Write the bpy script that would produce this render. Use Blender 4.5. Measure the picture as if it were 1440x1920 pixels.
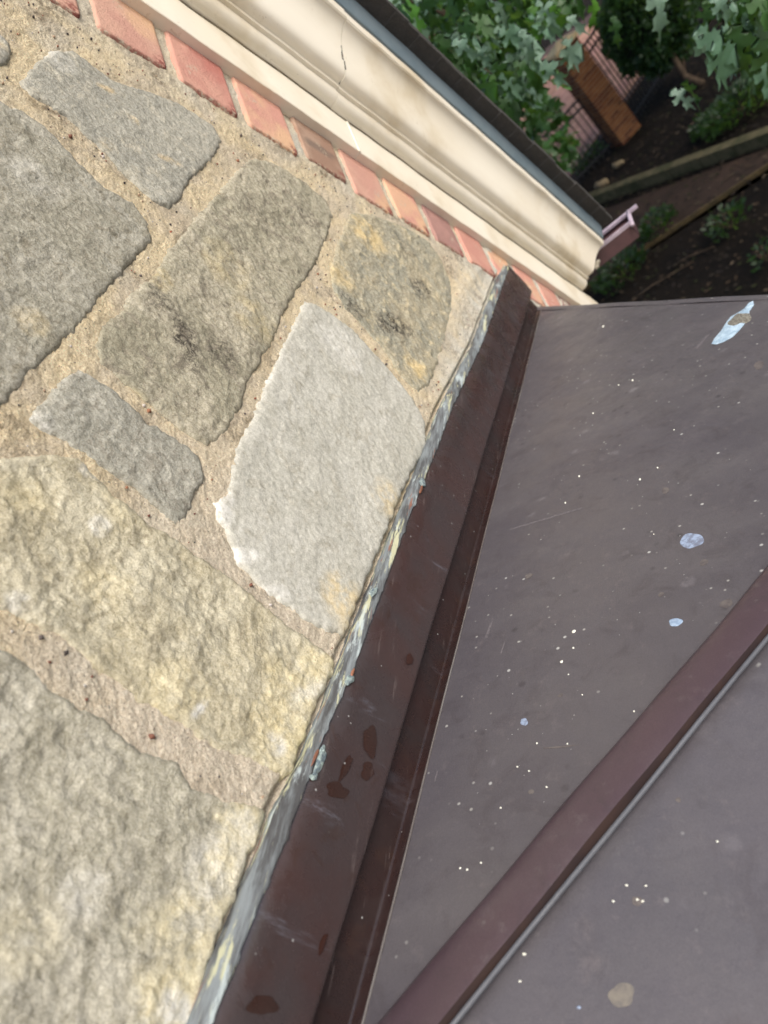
import bpy, bmesh, math, random
import numpy as np
from mathutils import Vector, Matrix
random.seed(7)
RNG = np.random.default_rng(11)
for o in list(bpy.data.objects): bpy.data.objects.remove(o)
SC = bpy.context.scene
COL = SC.collection
PI = math.pi

# ------------------------------------------------------------------ camera, sky, sun, exposure
# world: X runs along the stone wall, Y points into the wall, Z is up; ground at z = 0
CZ = 4.6                       # eye height
H = 0.42                       # distance from eye to wall face
FP = 1359.084                  # focal length in photo pixels (1440 x 1920)
M = np.array([[0.12470238502559652, -0.6569337078473899, 0.7435639976913945],
              [-0.6923207190871463, 0.47921176621411865, 0.5394887441315172],
              [-0.7107329576511734, -0.5820602946566834, -0.39504996683026106]])
cam = bpy.data.cameras.new('camera'); camo = bpy.data.objects.new('camera', cam); COL.objects.link(camo)
cam.sensor_fit = 'VERTICAL'; cam.sensor_height = 36.0; cam.sensor_width = 27.0
cam.lens = FP / 1920 * 36
cam.clip_start = 0.01; cam.clip_end = 2000
mw = Matrix(((M[0][0], -M[0][1], -M[0][2], 0), (M[1][0], -M[1][1], -M[1][2], 0), (M[2][0], -M[2][1], -M[2][2], CZ), (0, 0, 0, 1)))
camo.matrix_world = mw
cam.dof.use_dof = True; cam.dof.focus_distance = 0.70; cam.dof.aperture_fstop = 6.8
SC.camera = camo

W_ = bpy.data.worlds.new('World'); SC.world = W_; W_.use_nodes = True
nt = W_.node_tree; nt.nodes.clear()
sky = nt.nodes.new('ShaderNodeTexSky'); sky.sky_type = 'NISHITA'; sky.sun_disc = False
SUN_EL, SUN_AZ = 50, 208       # azimuth of the sun as a heading in the XY plane, degrees from +Y clockwise
sky.sun_elevation = math.radians(SUN_EL); sky.sun_rotation = math.radians(SUN_AZ)
sky.air_density = 1.0; sky.dust_density = 4.0; sky.ozone_density = 1.0
bg = nt.nodes.new('ShaderNodeBackground'); bg.inputs['Strength'].default_value = 0.13
wo = nt.nodes.new('ShaderNodeOutputWorld')
nt.links.new(sky.outputs[0], bg.inputs[0]); nt.links.new(bg.outputs[0], wo.inputs[0])
sl = bpy.data.lights.new('sun', 'SUN'); slo = bpy.data.objects.new('sun', sl); COL.objects.link(slo)
sl.energy = 1.3; sl.angle = math.radians(30); sl.color = (1.0, 0.975, 0.92)
el, az = math.radians(SUN_EL), math.radians(SUN_AZ)
sd_ = Vector((math.sin(az) * math.cos(el), math.cos(az) * math.cos(el), math.sin(el)))
slo.rotation_euler = sd_.to_track_quat('Z', 'Y').to_euler(); slo.location = (0, -5, 12)
SC.view_settings.view_transform = 'Standard'; SC.view_settings.look = 'None'
SC.view_settings.gamma = 1; SC.view_settings.exposure = 0.68

# ------------------------------------------------------------------ helpers
EYE = np.array([0, 0, CZ])
def ray(x, y): return M @ np.array([x - 720, y - 960, FP])
def wall_at(x, y, off=0.0):     # point of the wall plane (off metres in front of it)
    r = ray(x, y); return r * (H - off) / r[1] + EYE
def ground_at(x, y, z=0.0):
    r = ray(x, y); return r * ((z - CZ) / r[2]) + EYE
def far_at(x, y, d):
    r = ray(x, y); return r / np.linalg.norm(r) * d + EYE
def nz(v): v = np.asarray(v, float); return v / np.linalg.norm(v)

def tag(o, label=None, cat=None, group=None, kind=None):
    if label: o['label'] = label
    if cat: o['category'] = cat
    if group: o['group'] = group
    if kind: o['kind'] = kind
    return o
def empty(name, loc, label=None, cat=None, group=None):
    o = bpy.data.objects.new(name, None); COL.objects.link(o); o.location = tuple(loc); o.empty_display_size = .05
    return tag(o, label, cat, group)
def link(name, me, mat, parent=None, smooth=True):
    if mat is not None and len(me.materials) == 0: me.materials.append(mat)
    o = bpy.data.objects.new(name, me); COL.objects.link(o)
    if smooth and len(me.polygons): me.polygons.foreach_set('use_smooth', [True] * len(me.polygons))
    if parent: o.parent = parent
    return o
def mesh_obj(name, vs, fs, mat, parent=None, smooth=False, cols=None, colname='mask'):
    """vertices are given in world metres; children are stored relative to the thing's base"""
    vs = np.asarray(vs, float)
    if parent is not None:
        p = parent
        while p is not None:
            vs = vs - np.array(p.location); p = p.parent
    me = bpy.data.meshes.new(name); me.from_pydata(vs.tolist(), [], [tuple(map(int, f)) for f in fs]); me.update()
    if cols is not None:
        a = me.color_attributes.new(colname, 'FLOAT_COLOR', 'POINT')
        c = np.ones((len(vs), 4)); c[:, :cols.shape[1]] = cols; a.data.foreach_set('color', c.ravel())
    return link(name, me, mat, parent, smooth)

_perm = {}
def noise2(x, y, seed=0):
    if seed not in _perm:
        r = np.random.default_rng(1000 + seed); a = r.random(65536) * 2 * PI
        _perm[seed] = (np.cos(a), np.sin(a))
    ca, sa = _perm[seed]
    xi = np.floor(x).astype(np.int64); yi = np.floor(y).astype(np.int64); fx = x - xi; fy = y - yi
    def g(ix, iy, dx, dy):
        k = ((ix * 73856093) ^ (iy * 19349663) ^ (seed * 83492791)) & 65535
        return ca[k] * dx + sa[k] * dy
    u = fx * fx * fx * (fx * (fx * 6 - 15) + 10); v = fy * fy * fy * (fy * (fy * 6 - 15) + 10)
    a = g(xi, yi, fx, fy); b = g(xi + 1, yi, fx - 1, fy); c = g(xi, yi + 1, fx, fy - 1); d = g(xi + 1, yi + 1, fx - 1, fy - 1)
    return ((a * (1 - u) + b * u) * (1 - v) + (c * (1 - u) + d * u) * v) * 1.5
def fbm(x, y, s, octv=4, seed=0, gain=.5, ridge=False):
    t = np.zeros_like(x, dtype=float); a = 1.0; f = s; n = 0
    for k in range(octv):
        q = noise2(x * f + 17.3 * k, y * f - 9.1 * k, seed + k)
        if ridge: q = 1 - 2 * np.abs(q)
        t += a * q; n += a; a *= gain; f *= 2.03
    return t / n
def sstep(a, b, x):
    t = np.clip((x - a) / (b - a), 0, 1); return t * t * (3 - 2 * t)

def chips(x, y, s, seed=0, tilt=.9, k=1.0):
    """conchoidal scoops: each feature point is the floor of a shallow dish, dishes meet in sharp ridges (0..1)"""
    r = np.random.default_rng(500 + seed); T = r.random((4, 65536)); x = x * s; y = y * s
    xi = np.floor(x).astype(np.int64); yi = np.floor(y).astype(np.int64); best = np.full(x.shape, 9.0)
    for a in (-1, 0, 1):
        for b in (-1, 0, 1):
            ix = xi + a; iy = yi + b; h = ((ix * 73856093) ^ (iy * 19349663) ^ (seed * 83492791)) & 65535
            dx = x - (ix + T[0][h]); dy = y - (iy + T[1][h])
            best = np.minimum(best, .9 * T[2][h] + k * (dx * dx + dy * dy) + tilt * ((T[3][h] - .5) * dx + (T[0][(h * 7 + 3) & 65535] - .5) * dy))
    return best
def resample(P, step, rough, seed, closed=True):
    """Catmull-Rom through the traced corners, then a small ragged offset"""
    P = np.asarray(P, float); n = len(P); out = []
    for i in range(n if closed else n - 1):
        p0, p1, p2, p3 = (P[(i + k - 1) % n] if closed else P[min(max(i + k - 1, 0), n - 1)] for k in range(4))
        m = max(2, int(np.linalg.norm(p2 - p1) / step))
        for j in range(m):
            t = j / m
            # soft tension keeps corners from overshooting
            cr = .5 * ((2 * p1) + (-p0 + p2) * t + (2 * p0 - 5 * p1 + 4 * p2 - p3) * t * t + (-p0 + 3 * p1 - 3 * p2 + p3) * t ** 3)
            out.append(.12 * cr + .88 * (p1 + (p2 - p1) * t))
    out = np.array(out)
    nx = fbm(out[:, 0], out[:, 1], 70, 5, seed, .7); ny = fbm(out[:, 0] + 5, out[:, 1] + 3, 70, 5, seed + 9, .7)
    out[:, 0] += nx * rough; out[:, 1] += ny * rough
    return out
def sdf(px, py, P):
    """signed distance (positive inside)"""
    n = len(P); d2 = np.full(px.shape, 1e9); ins = np.zeros(px.shape, bool)
    for i in range(n):
        a = P[i]; b = P[(i + 1) % n]; e = b - a; L = e @ e + 1e-14
        wx = px - a[0]; wy = py - a[1]; t = np.clip((wx * e[0] + wy * e[1]) / L, 0, 1)
        dx = wx - t * e[0]; dy = wy - t * e[1]; d2 = np.minimum(d2, dx * dx + dy * dy)
        c = ((a[1] <= py) != (b[1] <= py))
        if c.any():
            xx = a[0] + (py - a[1]) * e[0] / (e[1] if abs(e[1]) > 1e-12 else 1e-12)
            ins ^= c & (px < xx)
    d = np.sqrt(d2); return np.where(ins, d, -d)
def grid_mesh(name, X, Z, Y, keep, mat, parent, cols=None):
    """height field over wall coordinates"""
    ny, nx = X.shape; idx = -np.ones(X.shape, int); q = keep[:-1, :-1] & keep[1:, :-1] & keep[:-1, 1:] & keep[1:, 1:]
    used = np.zeros(X.shape, bool)
    for a, b in ((0, 0), (1, 0), (0, 1), (1, 1)): used[a:ny - 1 + a, b:nx - 1 + b] |= q
    idx[used] = np.arange(used.sum())
    V = np.stack([X[used], Y[used], Z[used]], 1)
    if parent is not None: V = V - np.array(parent.location)
    F = np.stack([idx[:-1, :-1][q], idx[:-1, 1:][q], idx[1:, 1:][q], idx[1:, :-1][q]], 1)
    me = bpy.data.meshes.new(name); me.vertices.add(len(V)); me.vertices.foreach_set('co', V.ravel())
    me.loops.add(F.size); me.loops.foreach_set('vertex_index', F.ravel().astype(np.int32))
    me.polygons.add(len(F)); me.polygons.foreach_set('loop_start', np.arange(0, F.size, 4, dtype=np.int32))
    me.polygons.foreach_set('loop_total', np.full(len(F), 4, np.int32)); me.update(calc_edges=True)
    if cols is not None:
        a = me.color_attributes.new('mask', 'FLOAT_COLOR', 'POINT')
        c = np.concatenate([cols[used], np.ones((len(V), 1))], 1); a.data.foreach_set('color', c.ravel())
    return link(name, me, mat, parent, True)
def box_vf(c, sx, sy, sz, rot=None, base=0):
    v = np.array([[x, y, z] for x in (-.5, .5) for y in (-.5, .5) for z in (-.5, .5)]) * [sx, sy, sz]
    if rot is not None: v = v @ np.asarray(rot).T
    f = [(0, 1, 3, 2), (4, 6, 7, 5), (0, 4, 5, 1), (2, 3, 7, 6), (0, 2, 6, 4), (1, 5, 7, 3)]
    return v + np.asarray(c), [tuple(i + base for i in q) for q in f]
class MB:
    def __init__(s): s.v = []; s.f = []; s.c = []; s.n = 0
    def add(s, v, f, col=None):
        v = np.asarray(v, float); s.v.append(v); s.f += [tuple(i + s.n for i in q) for q in f]; s.n += len(v)
        s.c.append(np.tile(col if col is not None else (1, 1, 1), (len(v), 1)))
    def box(s, c, sx, sy, sz, rot=None, col=None): v, f = box_vf(c, sx, sy, sz, rot); s.add(v, f, col)
    def tube(s, pts, rad, n=8, col=None):
        pts = [np.asarray(p, float) for p in pts]; vs = []; fs = []
        if not hasattr(rad, '__len__'): rad = [rad] * len(pts)
        for i, p in enumerate(pts):
            d = nz(pts[min(i + 1, len(pts) - 1)] - pts[max(i - 1, 0)]); a = np.cross(d, [0.3, 0.2, 1] if abs(d[2]) < .9 else [1, 0, 0]); a = nz(a); b = np.cross(d, a)
            for k in range(n):
                t = 2 * PI * k / n; vs.append(p + rad[i] * (math.cos(t) * a + math.sin(t) * b))
        for i in range(len(pts) - 1):
            for k in range(n): fs.append((i * n + k, i * n + (k + 1) % n, (i + 1) * n + (k + 1) % n, (i + 1) * n + k))
        fs.append(tuple(range(n))[::-1]); fs.append(tuple((len(pts) - 1) * n + k for k in range(n))); s.add(vs, fs, col)
    def build(s, name, mat, parent=None, smooth=False): return mesh_obj(name, np.concatenate(s.v), s.f, mat, parent, smooth, np.concatenate(s.c), 'tint')
def sweep(name, sections, mat, parent, close=False, caps=True, smooth=False):
    """sections: list of (k,3) arrays, consecutive cross-sections of one length of trim"""
    k = len(sections[0]); V = np.concatenate(sections); F = []
    for i in range(len(sections) - 1):
        for j in range(k if close else k - 1):
            a = i * k + j; b = i * k + (j + 1) % k; F.append((a, b, b + k, a + k))
    if caps and close:
        F.append(tuple(range(k))[::-1]); F.append(tuple((len(sections) - 1) * k + j for j in range(k)))
    return mesh_obj(name, V, F, mat, parent, smooth)
def copy_tree(o, parent=None):
    c = o.copy(); COL.objects.link(c); c.parent = parent
    for ch in o.children: copy_tree(ch, c)
    return c

# ------------------------------------------------------------------ materials
def srgb(r, g, b):
    f = lambda c: ((c / 255 + .055) / 1.055) ** 2.4 if c > 10 else c / 255 / 12.92
    return (f(r), f(g), f(b), 1)
class NT:
    def __init__(s, name):
        s.m = bpy.data.materials.new(name); s.m.use_nodes = True; s.t = s.m.node_tree; s.t.nodes.clear()
        s.out = s.n('ShaderNodeOutputMaterial'); s.b = s.n('ShaderNodeBsdfPrincipled'); s.l(s.b.outputs[0], s.out.inputs[0])
        s.tc = s.n('ShaderNodeTexCoord').outputs['Object']
    def n(s, t): return s.t.nodes.new(t)
    def l(s, a, b): s.t.links.new(a, b)
    def val(s, sock, v):
        if hasattr(v, 'is_output') or isinstance(v, bpy.types.NodeSocket): s.l(v, sock)
        else: sock.default_value = v
    def noise(s, scale, detail=3, rough=.55, vec=None, dist=0, stretch=None):
        q = s.n('ShaderNodeTexNoise'); q.inputs['Scale'].default_value = scale; q.inputs['Detail'].default_value = detail
        q.inputs['Roughness'].default_value = rough; q.inputs['Distortion'].default_value = dist
        v = vec or s.tc
        if stretch:
            mp = s.n('ShaderNodeMapping'); mp.inputs['Scale'].default_value = stretch[0]; mp.inputs['Rotation'].default_value = stretch[1]; s.l(v, mp.inputs[0]); v = mp.outputs[0]
        s.l(v, q.inputs['Vector']); return q.outputs['Fac']
    def voro(s, scale, feat='F1', out='Distance', rnd=1):
        q = s.n('ShaderNodeTexVoronoi'); q.feature = feat; q.inputs['Scale'].default_value = scale; q.inputs['Randomness'].default_value = rnd
        s.l(s.tc, q.inputs['Vector']); return q.outputs[out]
    def ramp(s, fac, a, b, smooth=True):
        q = s.n('ShaderNodeMapRange'); q.interpolation_type = 'SMOOTHSTEP' if smooth else 'LINEAR'
        q.inputs['From Min'].default_value = a; q.inputs['From Max'].default_value = b; s.l(fac, q.inputs['Value']); return q.outputs[0]
    def mix(s, fac, a, b, mode='MIX'):
        q = s.n('ShaderNodeMix'); q.data_type = 'RGBA'; q.blend_type = mode
        s.val(q.inputs[0], fac); s.val(q.inputs[6], a); s.val(q.inputs[7], b); return q.outputs[2]
    def math(s, op, a, b=0.0):
        q = s.n('ShaderNodeMath'); q.operation = op; s.val(q.inputs[0], a); s.val(q.inputs[1], b); return q.outputs[0]
    def attr(s, name):
        q = s.n('ShaderNodeVertexColor'); q.layer_name = name; return q.outputs[0]
    def sep(s, c):
        q = s.n('ShaderNodeSeparateColor'); s.l(c, q.inputs[0]); return q.outputs
    def hsv(s, c, v, sat=1.0):
        q = s.n('ShaderNodeHueSaturation'); s.val(q.inputs['Value'], v); s.val(q.inputs['Saturation'], sat); s.val(q.inputs['Color'], c); return q.outputs[0]
    def bump(s, h, strength, dist, prev=None):
        q = s.n('ShaderNodeBump'); q.inputs['Strength'].default_value = strength; q.inputs['Distance'].default_value = dist
        s.l(h, q.inputs['Height'])
        if prev is not None: s.l(prev, q.inputs['Normal'])
        return q.outputs[0]
    def done(s, col, rough=.8, normal=None, spec=.3, metal=0):
        s.val(s.b.inputs['Base Color'], col); s.val(s.b.inputs['Roughness'], rough); s.b.inputs['Specular IOR Level'].default_value = spec
        s.b.inputs['Metallic'].default_value = metal
        if normal is not None: s.l(normal, s.b.inputs['Normal'])
        return s.m

def stone_mat(name, c1, c2, c3, grain=1.0, yellow=(214, 186, 118), white=(214, 212, 202), dark=(70, 64, 56), bump=1.0):
    k = NT(name); off = k.n('ShaderNodeVectorMath'); off.operation = 'ADD'; k.l(k.tc, off.inputs[0]); off.inputs[1].default_value = (random.random() * 9, random.random() * 9, 0); v = off.outputs[0]; k.tc = v
    c = k.mix(k.ramp(k.noise(16, 5, .6, dist=.6), .38, .62), srgb(*c1), srgb(*c2))
    c = k.mix(k.ramp(k.noise(55, 6, .7, dist=1.0), .5, .66), c, srgb(*c3))
    a = k.sep(k.attr('mask'))
    yn = k.math('MULTIPLY', a[0], k.ramp(k.noise(42, 6, .7), .34, .6)); c = k.mix(yn, c, srgb(*yellow))
    wn = k.math('MULTIPLY', a[2], k.ramp(k.noise(90, 6, .7), .3, .6)); c = k.mix(wn, c, srgb(*white))
    dn = k.math('MULTIPLY', a[1], k.ramp(k.noise(150, 7, .75, dist=.8), .40, .62)); c = k.mix(dn, c, srgb(*dark))
    g1 = k.noise(700, 4, .75); g2 = k.noise(230, 5, .7)
    c = k.mix(.8 * grain, c, k.mix(k.ramp(g1, .25, .75), (.24, .235, .22, 1), (.84, .82, .79, 1)), 'SOFT_LIGHT')
    c = k.mix(.7 * grain, c, k.mix(k.ramp(g2, .3, .7), (.25, .25, .24, 1), (.76, .75, .73, 1)), 'SOFT_LIGHT')
    pits = k.ramp(k.noise(420, 3, .6), .66, .74); c = k.mix(k.math('MULTIPLY', pits, .45), c, srgb(96, 88, 76))
    wv = k.n('ShaderNodeTexNoise'); wv.inputs['Scale'].default_value = 55; wv.inputs['Detail'].default_value = 4; k.l(k.tc, wv.inputs['Vector'])
    vm = k.n('ShaderNodeVectorMath'); vm.operation = 'MULTIPLY_ADD'; k.l(wv.outputs['Color'], vm.inputs[0]); vm.inputs[1].default_value = (.010, .010, .010); k.l(k.tc, vm.inputs[2]); sv = k.tc; k.tc = vm.outputs[0]
    ch = k.math('ADD', k.voro(150), k.math('MULTIPLY', k.voro(420), .4)); k.tc = sv
    n = k.bump(ch, .42 * bump, .0022); n = k.bump(g2, .6 * bump, .0016, n); n = k.bump(g1, .8 * bump, .0010, n)
    c = k.mix(.28 * grain, c, k.mix(k.ramp(ch, .2, .9), (.66, .66, .65, 1), (.36, .36, .36, 1)), 'SOFT_LIGHT')
    c = k.hsv(c, 1.09, .82)
    return k.done(c, .88, n, .25)
MS = {
 'grey': stone_mat('stone_grey', (154, 150, 132), (168, 164, 148), (140, 134, 115)),
 'cool': stone_mat('stone_cool', (154, 152, 139), (170, 167, 152), (184, 178, 158), yellow=(206, 182, 134)),
 'olive': stone_mat('stone_olive', (156, 150, 126), (174, 166, 142), (134, 126, 108), yellow=(192, 174, 124), dark=(62, 56, 50)),
 'small': stone_mat('stone_small', (156, 154, 140), (168, 165, 150), (148, 143, 128)),
 'pale': stone_mat('stone_pale', (178, 176, 162), (186, 184, 171), (170, 166, 150), bump=.5, grain=.8),
 'mott': stone_mat('stone_mottled', (166, 156, 128), (152, 149, 130), (188, 174, 136), dark=(52, 47, 42)),
 'yellow': stone_mat('stone_yellow', (180, 170, 138), (192, 184, 156), (160, 151, 124), yellow=(218, 202, 150)),
 'buff': stone_mat('stone_buff', (170, 165, 144), (182, 177, 158), (154, 149, 130), yellow=(214, 202, 160)),
}
def mortar_mat():
    k = NT('mortar'); a = k.sep(k.attr('mask'))
    c = k.mix(k.ramp(k.noise(14, 4), .4, .6), srgb(220, 201, 160), srgb(206, 191, 162))
    c = k.mix(a[0], c, srgb(212, 199, 176)); c = k.mix(a[2], c, srgb(206, 202, 186))
    c = k.mix(k.math('MULTIPLY', a[1], k.ramp(k.noise(120, 5, .7), .4, .6)), c, srgb(128, 112, 88))
    g = k.noise(520, 4, .8); c = k.mix(.95, c, k.mix(k.ramp(g, .3, .7), (.18, .17, .16, 1), (.84, .8, .74, 1)), 'SOFT_LIGHT')
    sp = k.ramp(k.noise(380, 2, .5), .66, .72); c = k.mix(k.math('MULTIPLY', sp, .6), c, srgb(120, 92, 66))
    sp2 = k.ramp(k.noise(300, 2, .5, vec=None, dist=.5), .71, .75); c = k.mix(k.math('MULTIPLY', sp2, .7), c, srgb(90, 82, 74))
    c = k.hsv(c, 1.36, .84)
    n = k.bump(g, 1.0, .0030); n = k.bump(k.noise(150, 5, .75), 1.0, .0045, n)
    return k.done(c, .95, n, .15)
def brick_mat(name, c1, c2, c3, s=1.0):
    k = NT(name); off = k.n('ShaderNodeVectorMath'); off.operation = 'ADD'; k.l(k.tc, off.inputs[0]); off.inputs[1].default_value = (random.random() * 9, random.random() * 9, 0); k.tc = off.outputs[0]
    c = k.mix(k.ramp(k.noise(18, 3, .5), .40, .60), srgb(*c1), srgb(*c2))
    a = k.sep(k.attr('mask'))
    c = k.mix(k.math('MULTIPLY', a[0], .9), c, srgb(*c3))
    c = k.mix(k.math('MULTIPLY', a[1], k.ramp(k.noise(110, 5, .7), .42, .52)), c, srgb(150, 62, 38))
    c = k.mix(k.math('MULTIPLY', a[2], k.ramp(k.noise(160, 6, .75), .50, .58)), c, srgb(206, 188, 156))
    c = k.mix(k.math('MULTIPLY', k.ramp(k.noise(330, 4, .7), .62, .70), .5), c, srgb(116, 66, 50))
    c = k.mix(k.math('MULTIPLY', k.ramp(k.noise(200, 5, .7), .60, .74), .5), c, srgb(224, 190, 160))
    c = k.mix(k.math('MULTIPLY', k.ramp(k.noise(90, 5, .8), .64, .72), .55), c, srgb(120, 74, 58))
    g = k.noise(600, 4, .75); c = k.mix(.5, c, k.mix(g, (.3, .3, .3, 1), (.75, .75, .75, 1)), 'SOFT_LIGHT')
    c = k.hsv(c, 1.0, .80)
    return k.done(c, .85, k.bump(k.noise(220, 6, .75), 1.0, .0022, k.bump(g, .5, .0005)), .25)
MB_ = {
 'pink': brick_mat('brick_pink', (210, 144, 116), (218, 158, 126), (226, 172, 116)),
 'red': brick_mat('brick_red', (208, 132, 106), (216, 146, 116), (196, 100, 76)),
 'orange': brick_mat('brick_orange', (218, 142, 114), (228, 168, 120), (232, 178, 120)),
 'brown': brick_mat('brick_brown', (166, 124, 94), (182, 144, 114), (128, 106, 88)),
 'plum': brick_mat('brick_plum', (184, 128, 112), (170, 118, 104), (160, 84, 66)),
}
def cream_mat():
    k = NT('cream_paint');  c = k.mix(k.ramp(k.noise(5, 4), .35, .65), srgb(246, 238, 219), srgb(240, 230, 208))
    a = k.sep(k.attr('mask'))
    st = k.noise(6, 4, .6)
    c = k.mix(k.math('MULTIPLY', k.ramp(st, .50, .72), .6), c, srgb(208, 190, 154))
    fl_ = k.math('MULTIPLY', k.ramp(k.noise(60, 7, .8, dist=.6), .61, .635), k.ramp(k.noise(7, 3), .45, .6)); c = k.mix(k.math('MULTIPLY', fl_, .5), c, srgb(196, 180, 150))
    sp = k.ramp(k.noise(70, 6, .8), .69, .75); c = k.mix(k.math('MULTIPLY', sp, .65), c, srgb(150, 134, 108))
    c = k.mix(k.math('MULTIPLY', k.ramp(k.noise(220, 4, .6), .70, .76), .6), c, srgb(112, 100, 84))
    n = k.bump(k.noise(160, 4, .6), .2, .0010); n = k.bump(fl_, -.5, .0008, n); n = k.bump(k.noise(22, 3), .2, .002, n)
    return k.done(c, .5, n, .4)
def roof_mat(name, base, base2, rough=.36, spec=.5, scratch=True, speck=1.0):
    k = NT(name); c = k.mix(k.ramp(k.noise(4.5, 5, .6, dist=.5), .35, .65), srgb(*base), srgb(*base2))
    c = k.mix(k.math('MULTIPLY', k.ramp(k.noise(26, 6, .7, dist=1), .50, .68), .3), c, srgb(60, 54, 56))
    c = k.mix(k.math('MULTIPLY', k.ramp(k.noise(60, 6, .75), .54, .75), .34), c, srgb(112, 104, 104))
    dots = k.math('MULTIPLY', k.ramp(k.voro(70), .13, .05), k.ramp(k.noise(9, 4), .46, .6))
    c = k.mix(k.math('MULTIPLY', dots, .5 * speck), c, srgb(196, 196, 188))
    dots2 = k.math('MULTIPLY', k.ramp(k.voro(33), .07, .03), k.ramp(k.noise(15, 3), .45, .55))
    c = k.mix(k.math('MULTIPLY', dots2, .5 * speck), c, srgb(214, 216, 210))
    big = k.math('MULTIPLY', k.ramp(k.voro(17), .16, .04), k.ramp(k.noise(60, 4), .4, .6)); c = k.mix(k.math('MULTIPLY', big, .3 * speck), c, srgb(140, 136, 140))
    dim = k.math('MULTIPLY', k.ramp(k.voro(42), .2, .08), k.ramp(k.noise(12, 4), .5, .6)); c = k.mix(k.math('MULTIPLY', dim, .45 * speck), c, srgb(44, 40, 42))
    dust = k.ramp(k.noise(11, 6, .7, stretch=((1, .35, 1), (0, 0, .7))), .48, .72); c = k.mix(k.math('MULTIPLY', dust, .09), c, srgb(128, 124, 122))
    g = k.noise(800, 4, .75); c = k.mix(.7, c, k.mix(g, (.25, .25, .25, 1), (.78, .78, .78, 1)), 'SOFT_LIGHT')
    r = k.math('ADD', k.math('MULTIPLY', k.ramp(k.noise(20, 6, .7), .35, .7), .2), rough)
    n = k.bump(k.noise(6, 2, .4), .35, .006); n = k.bump(k.noise(90, 5, .65), .3, .0012, n); n = k.bump(g, .25, .0004, n)
    return k.done(c, r, n, spec)
def flash_mat(name, base, rough=.2, streak=.55):
    k = NT(name); c = k.mix(k.ramp(k.noise(9, 5, .6, dist=.7), .35, .65), srgb(*base), srgb(base[0] + 4, base[1] - 4, base[2] - 6))
    c = k.mix(k.math('MULTIPLY', k.ramp(k.noise(24, 6, .7, dist=1.5), .56, .66), .4), c, srgb(60, 42, 34))
    st = k.noise(34, 6, .75, stretch=((1, 1, .22), (0, .5, 0)), dist=.4)
    c = k.mix(k.math('MULTIPLY', k.ramp(st, .58, .76), streak), c, srgb(136, 138, 150))
    s2 = k.noise(120, 5, .75, stretch=((.12, 1, 1), (0, .18, 0))); c = k.mix(k.math('MULTIPLY', k.ramp(s2, .60, .72), .35), c, srgb(128, 116, 112))
    c = k.mix(k.math('MULTIPLY', k.ramp(k.voro(60), .07, .03), .6), c, srgb(190, 190, 186))
    gr = k.noise(500, 4, .75); c = k.mix(.5, c, k.mix(gr, (.28, .28, .28, 1), (.75, .75, .75, 1)), 'SOFT_LIGHT')
    r = k.math('ADD', k.math('MULTIPLY', k.ramp(k.noise(18, 6, .75, dist=1), .38, .66), .3), rough)
    n = k.bump(k.noise(8, 3), .6, .006); n = k.bump(k.noise(140, 4, .7), .25, .0008, n)
    return k.done(c, r, n, .6)
def simple(name, c, rough=.7, c2=None, sc=30, spec=.3, bump=0, bs=80, metal=0, tint=False):
    k = NT(name); c2 = c2 or c; col = k.mix(k.ramp(k.noise(sc, 5, .65), .35, .65), srgb(*c), srgb(*c2))
    if tint: col = k.mix(1.0, col, k.attr('tint'), 'MULTIPLY')
    n = k.bump(k.noise(bs, 5, .7), bump, .004) if bump else None
    return k.done(col, rough, n, spec, metal)
def seal_mat():
    k = NT('sealant'); a = k.sep(k.attr('mask'))
    c = k.mix(k.ramp(k.noise(60, 5, .7, stretch=((.05, 1, 1), (0, .18, 0))), .4, .6), srgb(138, 146, 148), srgb(84, 84, 84))
    c = k.mix(k.ramp(k.noise(110, 5, .7, stretch=((.035, 1, 1), (0, .18, 0))), .54, .61), c, srgb(196, 196, 158))
    c = k.mix(k.math('MULTIPLY', k.ramp(k.noise(130, 4, .6, stretch=((.04, 1, 1), (0, .18, 0))), .62, .68), .8), c, srgb(150, 92, 62))
    c = k.mix(k.math('MULTIPLY', k.ramp(k.noise(90, 5, .7, stretch=((.12, 1, 1), (0, .18, 0))), .56, .66), .7), c, srgb(204, 218, 216))
    n = k.bump(k.noise(200, 4, .7, stretch=((.15, 1, 1), (0, .18, 0))), .8, .002)
    c = k.hsv(c, .82, .9)
    return k.done(c, .7, n, .25)
M_mortar = mortar_mat(); M_cream = cream_mat(); M_seal = seal_mat()
M_roof = roof_mat('brown_roof_metal', (86, 82, 84), (79, 75, 79)); M_roof2 = roof_mat('brown_roof_metal_front', (82, 78, 82), (76, 73, 77), speck=.45)
M_cap = roof_mat('brown_cap_metal', (78, 63, 68), (73, 60, 65), rough=.28, speck=.12)
M_flash = flash_mat('brown_flashing', (64, 56, 56), .15); M_flash2 = flash_mat('brown_base_flashing', (44, 35, 34), .2, .1)  # base flashing: darker copy, shade under the hem put into the colour
M_dark = simple('dark_void', (24, 22, 20), .95)
M_drip = simple('grey_drip_metal', (124, 138, 144), .5, (110, 126, 134), 12, .5)
def shingle_mat():
    k = NT('shingle'); c = k.mix(k.noise(40, 5, .7), srgb(66, 65, 63), srgb(96, 93, 90))
    c = k.mix(k.ramp(k.noise(700, 3, .8), .5, .75), c, srgb(124, 120, 115)); return k.done(c, .95, k.bump(k.noise(500, 4, .8), 1, .002, k.bump(k.noise(70, 4, .7), .8, .006)), .1)
M_shingle = shingle_mat()
M_gutter = simple('brown_gutter', (98, 72, 74), .35, (88, 66, 68), 20, .5)
M_rim = simple('highlight_gutter_rim', (196, 180, 190), .4, (170, 156, 168), 40, .5)  # whitish highlight along the brown gutter's rim, put into the colour

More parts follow.
